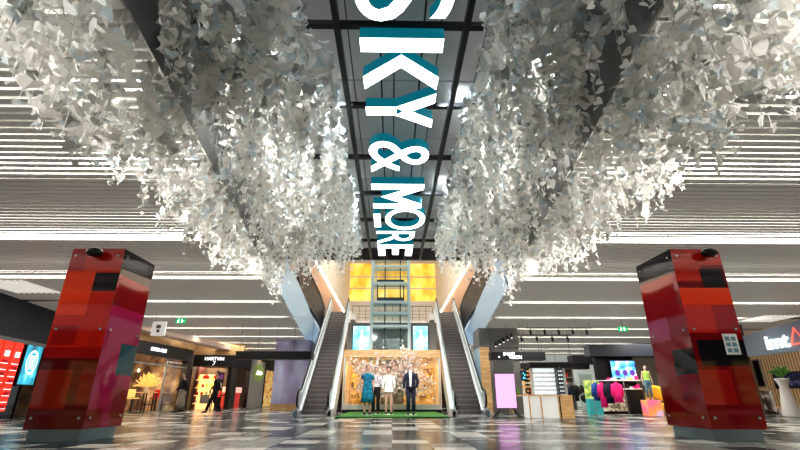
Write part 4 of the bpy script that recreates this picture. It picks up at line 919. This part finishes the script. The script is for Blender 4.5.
# garment rack with dark clothes far back
def rail(name,label,x,y,W,H,items,rz=0):
    t=thing(name,label,'clothes rack',(x,y,0),rz)
    for s in (-1,1):
        MB().tube([(s*W,0,.03),(s*W,0,H)],.016,8).build('upright',M['chrome'],t); MB().tube([(s*W,-.25,.02),(s*W,.25,.02)],.018,8).build('foot',M['chrome'],t)
    MB().tube([(-W,0,H),(W,0,H)],.014,8).build('rail',M['chrome'],t)
    c,s_=math.cos(rz),math.sin(rz)
    for k,(dx,mm,w,L,lab,cat) in enumerate(items):
        o=thing(cat,lab,cat,(x+c*dx,y+s_*dx,H-.02),rz+PI/2*.85 if False else rz+.5)
        g=MB(); n=20
        g.loft([(-L,w*.95,.07),(-L*.6,w*.85,.08),(-L*.25,w*.9,.085),(-.16,w*.95,.07),(-.09,w*.55,.05),(-.06,.06,.05)],n)
        b0=len(g.v)
        for q in range(len(g.v)):
            X,Yy,Z=g.v[q]; g.v[q]=(X*(1+.05*math.sin(q*2.1)),Yy*(1+.2*math.sin(q*1.7)),Z)
        for sg_ in (-1,1): g.tube([(sg_*w*.75,0,-.14),(sg_*w*1.05,0,-.35),(sg_*w*1.1,.02,-.6)],[.07,.065,.05],10)
        g.build('garment',M[mm],o,True); MB().tube([(0,0,-.06),(0,0,.03),(.02,0,.045),(.03,0,.03)],.005,5).build('hook',M['chrome'],o)
Yr=19.0
rail('clothes_rack','chrome rack hung with blue, black and hot pink clothes',GX(612,Yr),Yr,.62,1.32,[(-.5,'bluec',.15,.75,'deep blue jacket at the left end of the rack','jacket'),(-.25,'pinkc',.18,1.0,'long hot pink coat on the left half of the rack','coat'),(.0,'suit',.2,.85,'black jacket between the pink coats on the rack','jacket'),(.32,'pinkc',.24,.82,'broad hot pink jacket at the right end of the rack','jacket')],-.15)
Yr=27; rail('clothes_rack','far rack of dark clothes beyond the kiosk',GX(579,26),26,.5,1.4,[(-.3,'suit',.15,.9,'dark coat at the left of the far rack','coat'),(0,'blackcloth',.16,.9,'black coat in the middle of the far rack','coat'),(.3,'dark',.15,.8,'brown coat at the right of the far rack','coat')])
# black round stool seat on a pedestal
x=GX(587,21.5); t=thing('round_stool','black ball shaped stool on a thin stand past the kiosk','lamp',(x,21.5,0)); MB().ell((0,0,.66),(.22,.22,.22),0,20,14).build('globe',M['rubber'],t,True); MB().tube([(0,0,.02),(0,0,.46)],.02,8).build('pole',M['chrome'],t); MB().tube([(0,0,0),(0,0,.03)],.17,18).build('base',M['chrome'],t)
# printed box stand
Yp=19.6; a=GX(590,Yp); b=GX(603.5,Yp); t=thing('printed_display_stand','display stand with lime landscape print above a teal base','display stand',((a+b)/2,Yp,0)); W=(b-a)/2
MB().cbox(-W,W,0,.3,0,.62,.01).build('base',mat('teal_print',(.05,.42,.42),.5,emit=.2),t); MB().box(-W,W,.02,.28,.62,1.35).build('header_panel',ramp_mat('lime_print','noise',3.5,[(.35,(.15,.35,.1)),(.55,(.65,.72,.15)),(.75,(.35,.6,.7))],.5,emit=.3),t)
# TV fixture
Yt=21; a=GX(604,Yt); b=GX(643,Yt); t=thing('shop_fixture','black shop fixture with cream shelves of goods below the television','shelf',((a+b)/2,Yt,0)); W=(b-a)/2
MB().box(-W,W,.12,.4,0,2.62).build('back_panel',M['black'],t); MB().cbox(-W-.35,W+1.4,-.25,.4,2.42,2.95,.02).build('header',M['navy'],t)
MB().box(W*.25,W,-.25,.12,0,.98).build('lower_cabinet',M['black'],t); MB().box(-W,W*.2,-.02,.1,.1,.9).build('photo_panel',ramp_mat('photo_print','voronoi',9,[(0,(.1,.08,.06)),(.5,(.45,.35,.25)),(1,(.8,.75,.65))],.5,emit=.15),t)
for z in (1.0,1.36): MB().cbox(-W*.7,W,-.28,.12,z,z+.05,.008).build('shelf_board',M['white'],t)
gd=random.Random(9)
for z in (1.05,1.41):
    for k in range(9):
        c=gd.choice(['redc','white','amber','pinkc','dark','bluegrey']); h=gd.uniform(.08,.18); o=MB().cbox(-.06,.06,-.05,.05,0,h,.01).build('packaged_box',M[c]); o.location=((a+b)/2-W*.6+k*W*.185,Yt-.12,z); tag(o,'small packaged box on the cream shelves below the television','box','boxes below the television')
a=PY(610,361,Yt-.05); b=PY(637,378,Yt-.05); t=thing('television','wall television showing a bright blue picture above the goods shelves','television',((a.x+b.x)/2,Yt-.05,b.z)); W=(b.x-a.x)/2;H=a.z-b.z
MB().cbox(-W-.03,W+.03,0,.12,-.03,H+.03,.01).build('housing',M['black'],t); MB().box(-W,W,-.01,0,0,H).build('display',M['tv'],t)
m=MB()
for x in (-.3,.05,.38): m.ell((x,-.012,H*.3),(.12,.003,.13),0,14,8)
m.build('picture_shapes',mat('tv_dark',(.12,.04,.35),.4,emit=.5),t)
# mannequin on coloured cube + yellow thing
Ym=18.6; x=GX(652.5,Ym)
t=thing('display_cube','orange and pink gradient display cube under the mannequin','plinth',(x,Ym,0)); MB().cbox(-.27,.27,-.27,.27,0,.58,.015).build('body',ramp_mat('orange_pink','noise',1.4,[(.35,(.85,.15,.35)),(.55,(.95,.35,.08)),(.7,(.6,.5,.8))],.4,emit=.5),t)
figure('mannequin','mannequin in a lime green top and long blue jeans on the coloured cube','mannequin',(x,Ym,.595),-.15,1.28,M['skin2'],{},dict(trousers=M['jeans'],top=(M['lime'],0,0),hair=(M['hair'],.03)))
t=thing('armchair','yellow tub armchair behind the coloured cube','chair',(GX(659,20.3),20.3,0)); MB().loft([(.1,.33,.3),(.35,.36,.33),(.45,.34,.31)],20).build('seat',mat('yellow_fabric',(.85,.5,.05),.8,emit=.15),t,True)
g=MB(); g.tube([(.36*math.cos(q),.33*math.sin(q),.75+.15*math.sin(q)) for q in [(-.2+k*.35) for k in range(11)]],[(.05,.3)]*11,8); g.build('backrest',mat('yellow_fabric2',(.85,.5,.05),.8,emit=.15),t,True)
for a in (-.22,.22):
    for b in (-.2,.2): MB().tube([(a,b,0),(a,b,.12)],.02,6).build('leg',M['wood'],t)
# track lights
def track(px0,px1,py,Z,n,label):
    a=PZ(px0,py,Z); b=PZ(px1,py,Z); t=thing('track_light',label,'track light',(a.x,a.y,Z)); W=b.x-a.x
    MB().box(0,W,-.02,.02,-.02,.02).build('track',M['black'],t)
    for x in (.1,W-.1): MB().tube([(x,0,.02),(x,0,CZ-Z+.02)],.006,5).build('rod',M['black'],t)
    for k in range(n):
        x=W*(.08+k*.84/(n-1)); h=MB().tube([(x,0,-.02),(x,0,-.09)],.012,6).tube([(x-.03,-.02,-.08),(x+.02,.02,-.27)],.052,10).build('spot_head',M['black'],t)
track(525,592,328,3.55,5,'upper black track of five spot heads over the right hall'); track(517,572,335,3.35,4,'lower black track of four spot heads over the right hall')
t=thing('spot_cluster','cluster of small chrome and black spot heads beside the right column','spot lights',tuple(PZ(506,343,3.1)))
MB().tube([(-.55,0,.0),(.35,0,.5),(.35,0,.7)],.018,6).build('arm',M['black'],t)
for k in range(5): MB().tube([(-.5+k*.2,0,.0+k*.1),(-.52+k*.2,-.06,-.16+k*.1)],.055,10).build('spot_head',M['black'],t); MB().ell((-.52+k*.2,-.07,-.17+k*.1),(.035,.035,.02),0,8,6).build('bulb',M['whitelamp'],t)
# ------------------------------------------------------------------ right front shop "imt"
pR,rR,LR=facade((GX(800,13.5)+1.0,13.2),(16.6,23))
pR=Vector((15.6,16.2,0)); qR=Vector((16.3,22.5,0))
def RP(px,py,t0,t1): pass
rR=math.atan2(qR.y-pR.y,qR.x-pR.x); 
# work along the wall: local x = from near to far, local +y points away from the hall? (hall lies at -x world => local +y)
def hitR(px,py):
    d=ray(px,py); a=Vector((math.cos(rR),math.sin(rR))); det=a.x*(-d.y)-a.y*(-d.x); rx,ry=CO.x-pR.x,CO.y-pR.y
    tt=(rx*(-d.y)-ry*(-d.x))/det; ss=(a.x*ry-a.y*rx)/det; return tt, CAMZ+ss*d.z
xa,za=hitR(800,318); xb,zb=hitR(746,336); _,zc=hitR(800,352); xb2,zd=hitR(750,357)
s=setl(thing('shop_fascia','grey front fascia carrying the lit imt sign','fascia'),pR,rR)
f=MB(); f.prism([(xa-2,min(zc,zd)),(xb,zd),(xb,zb),(xa-2,za)],0,.15,'y'); f.build('panel',mat('slate_fascia',(.13,.15,.18),.35,emit=.3),s)
s=setl(thing('shop_sign','white lit imt letters with a red outlined triangle emblem on the grey fascia','sign'),pR,rR)
x1,z1=hitR(774,350); x2,z2=hitR(793,334)
m=MB(); text_mb(m,'imt',(abs(x2-x1),abs(z2-z1)+.05),lambda u,v,d:(x1-u,.2+d,min(z1,z2)+.0+v),.06,0,.015); m.build('lettering',mat('cyan_white',(.75,.95,1),.4,emit=1.6),s)
x3,z3=hitR(796,337); m=MB(); zc3=z3-.0
for P in ([(0,-.28),(.35,.3),(.7,-.28)],[(.55,-.28),(.9,.3),(1.25,-.28)]):
    pts=[(x3-u,.24,zc3+v) for u,v in P]; m.tube(pts+[pts[0]],.03,6)
m.build('emblem',mat('red_neon',(1,.12,.08),.4,emit=1.5),s)
setl(struct('wall_right_shop',MB().box(-8,xb+8,-2.4,-2.2,0,CZ+.3,0).box(xb+8,xb+8.1,-2.3,0.0,0,CZ,0),[ramp_mat('diagonal_boards','wave',1.6,[(.35,(.38,.22,.10)),(.5,(.62,.42,.22)),(.8,(.72,.52,.3))],.5,(1,1,-1),emit=.25)]),pR,rR)
setl(struct('wall_right',MB().box(xb+.1,xb+14,0,.2,0,CZ+.3).box(-9,xa-2.05,-.0,.2,0,CZ+.3),M['shopdark']),pR,rR)
def onR(px,py,dy):  # point on plane parallel to the wall, dy behind it
    a=Vector((math.cos(rR),math.sin(rR))); nrm=Vector((-math.sin(rR),math.cos(rR))); q=Vector((pR.x,pR.y))+nrm*dy
    d=ray(px,py); det=a.x*(-d.y)-a.y*(-d.x); rx,ry=CO.x-q.x,CO.y-q.y; tt=(rx*(-d.y)-ry*(-d.x))/det; ss=(a.x*ry-a.y*rx)/det
    return tt,CAMZ+ss*d.z
def panelR(name,label,cat,px0,px1,py0,py1,dy,mframe,mface,fw=.06):
    t0,za_=onR(px0,py0,dy); t1,zb_=onR(px1,py1,dy); lo,hi=min(t0,t1),max(t0,t1); z0,z1=min(za_,zb_),max(za_,zb_)
    t=thing(name,label,cat,(*world(pR,rR,lo,dy),0),rR); MB().cbox(0,hi-lo,0,.08,z0,z1,.01).build('frame',mframe,t); MB().box(fw,hi-lo-fw,.08,.09,z0+fw,z1-fw).build('display',mface,t); return t
panelR('television','wide dark television on the boarded wall of the imt shop','television',773,812,373,388,-1.9,M['dark'],ramp_mat('dim_tv','noise',4,[(.4,(.01,.015,.03)),(.6,(.06,.06,.13)),(.8,(.3,.28,.35))],.3,emit=.4))
panelR('wall_poster','tall dark panel with a pale frame beside the red pillar','poster',753,768,360,387,-.9,M['white'],M['dark'])
panelR('framed_photograph','white framed photograph of pale figures low in the imt shop','picture',758,778,391,412,-.6,M['white'],ramp_mat('photo_dark','noise',3.5,[(.4,(.05,.03,.03)),(.55,(.3,.22,.18)),(.7,(.7,.65,.6))],.4,emit=.3),.1)
t0,_=onR(745,405,-.9); t1,_=onR(800,405,-.9); t=thing('display_counter','long cream counter along the front of the imt shop','counter',(*world(pR,rR,min(t0,t1)-2,-.95),0),rR); L=abs(t0-t1)+2; MB().cbox(0,L,-.3,.3,0,.22,.02).build('base',M['offwhite'],t); MB().cbox(-.02,L+.02,-.33,.33,.22,.28,.01).build('top',M['woodemit'],t)
t0,_=onR(788,400,.9); w=world(pR,rR,t0,.9); t=thing('vase','tall tapering white vase at the front of the imt shop','vase',(*w,0)); zt=onR(788,378,.9)[1]
MB().loft([(0,.30,.30),(.05,.31,.31),(zt*.45,.22,.22),(zt*.8,.14,.14),(zt*.95,.22,.22),(zt,.24,.24)],24).build('body',M['offwhite'],t,True)
g=MB(); rr=random.Random(6)
for i in range(16):
    a=rr.uniform(0,6.3); e=rr.uniform(.2,1.3); d=Vector((math.cos(a)*math.sin(e),math.sin(a)*math.sin(e),math.cos(e)))*.5; g.tube([(0,0,0),d*.6+Vector((0,0,.1)),d],[.01,.05,.004],4)
p=thing('potted_plant','green leafy plant standing in the tall white vase','plant',(*w,zt)); g.build('leaves',M['leafgreen'],p)

#LIGHTS
w = bpy.data.worlds.new('world'); sc.world = w; w.use_nodes = True
w.node_tree.nodes['Background'].inputs[0].default_value = (0.75,0.8,0.85,1); w.node_tree.nodes['Background'].inputs[1].default_value = 0.55
def area(name, loc, rot, sx, sy, p, c=(1,1,1)):
    l = bpy.data.lights.new(name,'AREA'); l.shape='RECTANGLE'; l.size=sx; l.size_y=sy; l.energy=p; l.color=c
    o = bpy.data.objects.new(name,l); COL.objects.link(o); o.location=loc; o.rotation_euler=rot; return o
def spot(name, loc, target, p, ang=80, c=(1,1,1), r=0.05):
    l = bpy.data.lights.new(name,'SPOT'); l.energy=p; l.color=c; l.spot_size=math.radians(ang); l.spot_blend=.6; l.shadow_soft_size=r
    o = bpy.data.objects.new(name,l); COL.objects.link(o); o.location=loc
    o.rotation_euler = (Vector(target)-Vector(loc)).to_track_quat('-Z','Y').to_euler(); return o
for s in (-1,1):
    for y in (2.2, 4.6, 7.2, 10.2): spot('fill_spot', (s*4.4,y,2.7), (s*2.0,y+1.4,4.2), 180+30*max(0,y-4), 80, (1,0.97,0.92))  # added fill spots brightening the leaf clusters from outside
    for y in (2.5, 5.5, 8.5): spot('fill_spot', (s*0.8,y,5.12), (s*2.6,y+2.0,3.4), 120+6*y, 120, (0.86,0.95,1))  # added fill spots on the inner leaves
    for y in (2.6, 4.5, 6.5, 8.5, 10.8): spot('fill_spot', (s*1.9,y,5.1), (s*2.0,y+.3,3.0), 150+22*max(0,y-4), 140, (1,0.98,0.95))  # added fill spots inside the leaf clusters
    area('gallery_lamp', (s*7.5,26,7.9), (0,0,0), 4, 12, 260, (1,0.85,0.7))
    area('hall_lamp', (s*9,10,3.75), (0,0,0), 6, 10, 90, (1,0.95,0.88))
    area('hall_lamp', (s*9,24,3.75), (0,0,0), 6, 12, 150, (1,0.93,0.85))
area('atrium_lamp', (0,24,14.8), (0,0,0), 7, 14, 2200, (1,0.96,0.9))
[spot('fill_spot', (x,14.6,4.6), (x*.6,20,1.6), 800, 60, (1,0.96,0.92)) for x in (-1.3,1.3)]  # added fill spots for the blossom tree and mannequins

for (x,y) in ((-13.4,22.5),(-12.4,25.5),(-11.6,29.6),(-11.2,32.2)): area('shop_fill',(x,y,2.45),(0,0,0),1.6,1.6,60,(1,0.8,0.55))  # added area lights that brighten the shop interiors
for (x,y) in ((6.0,19.3),(9.5,17.5),(11.5,20.3),(7.5,24)): area('shop_fill',(x,y,3.2),(0,0,0),2,1.2,70,(1,0.95,0.88))
area('shop_fill',(-1.5,24.2,2.45),(0,0,0),.9,1.5,60,(1,0.75,0.4)); area('shop_fill',(1.5,24.2,2.45),(0,0,0),.9,1.5,60,(1,0.75,0.4))
# unseen lit shops added behind the viewer to reflect in the red glass
mb = MB(); mb.box(-24,24,-9.2,-9,0,4.2,0)
for k in range(12):
    x=-21+k*3.6; mb.box(x,x+2.6,-9,-8.95,0.3,2.5,1 if k%3 else 2)
struct('wall_rear', mb, [M['dark'], M['gold'], M['shopcool']])
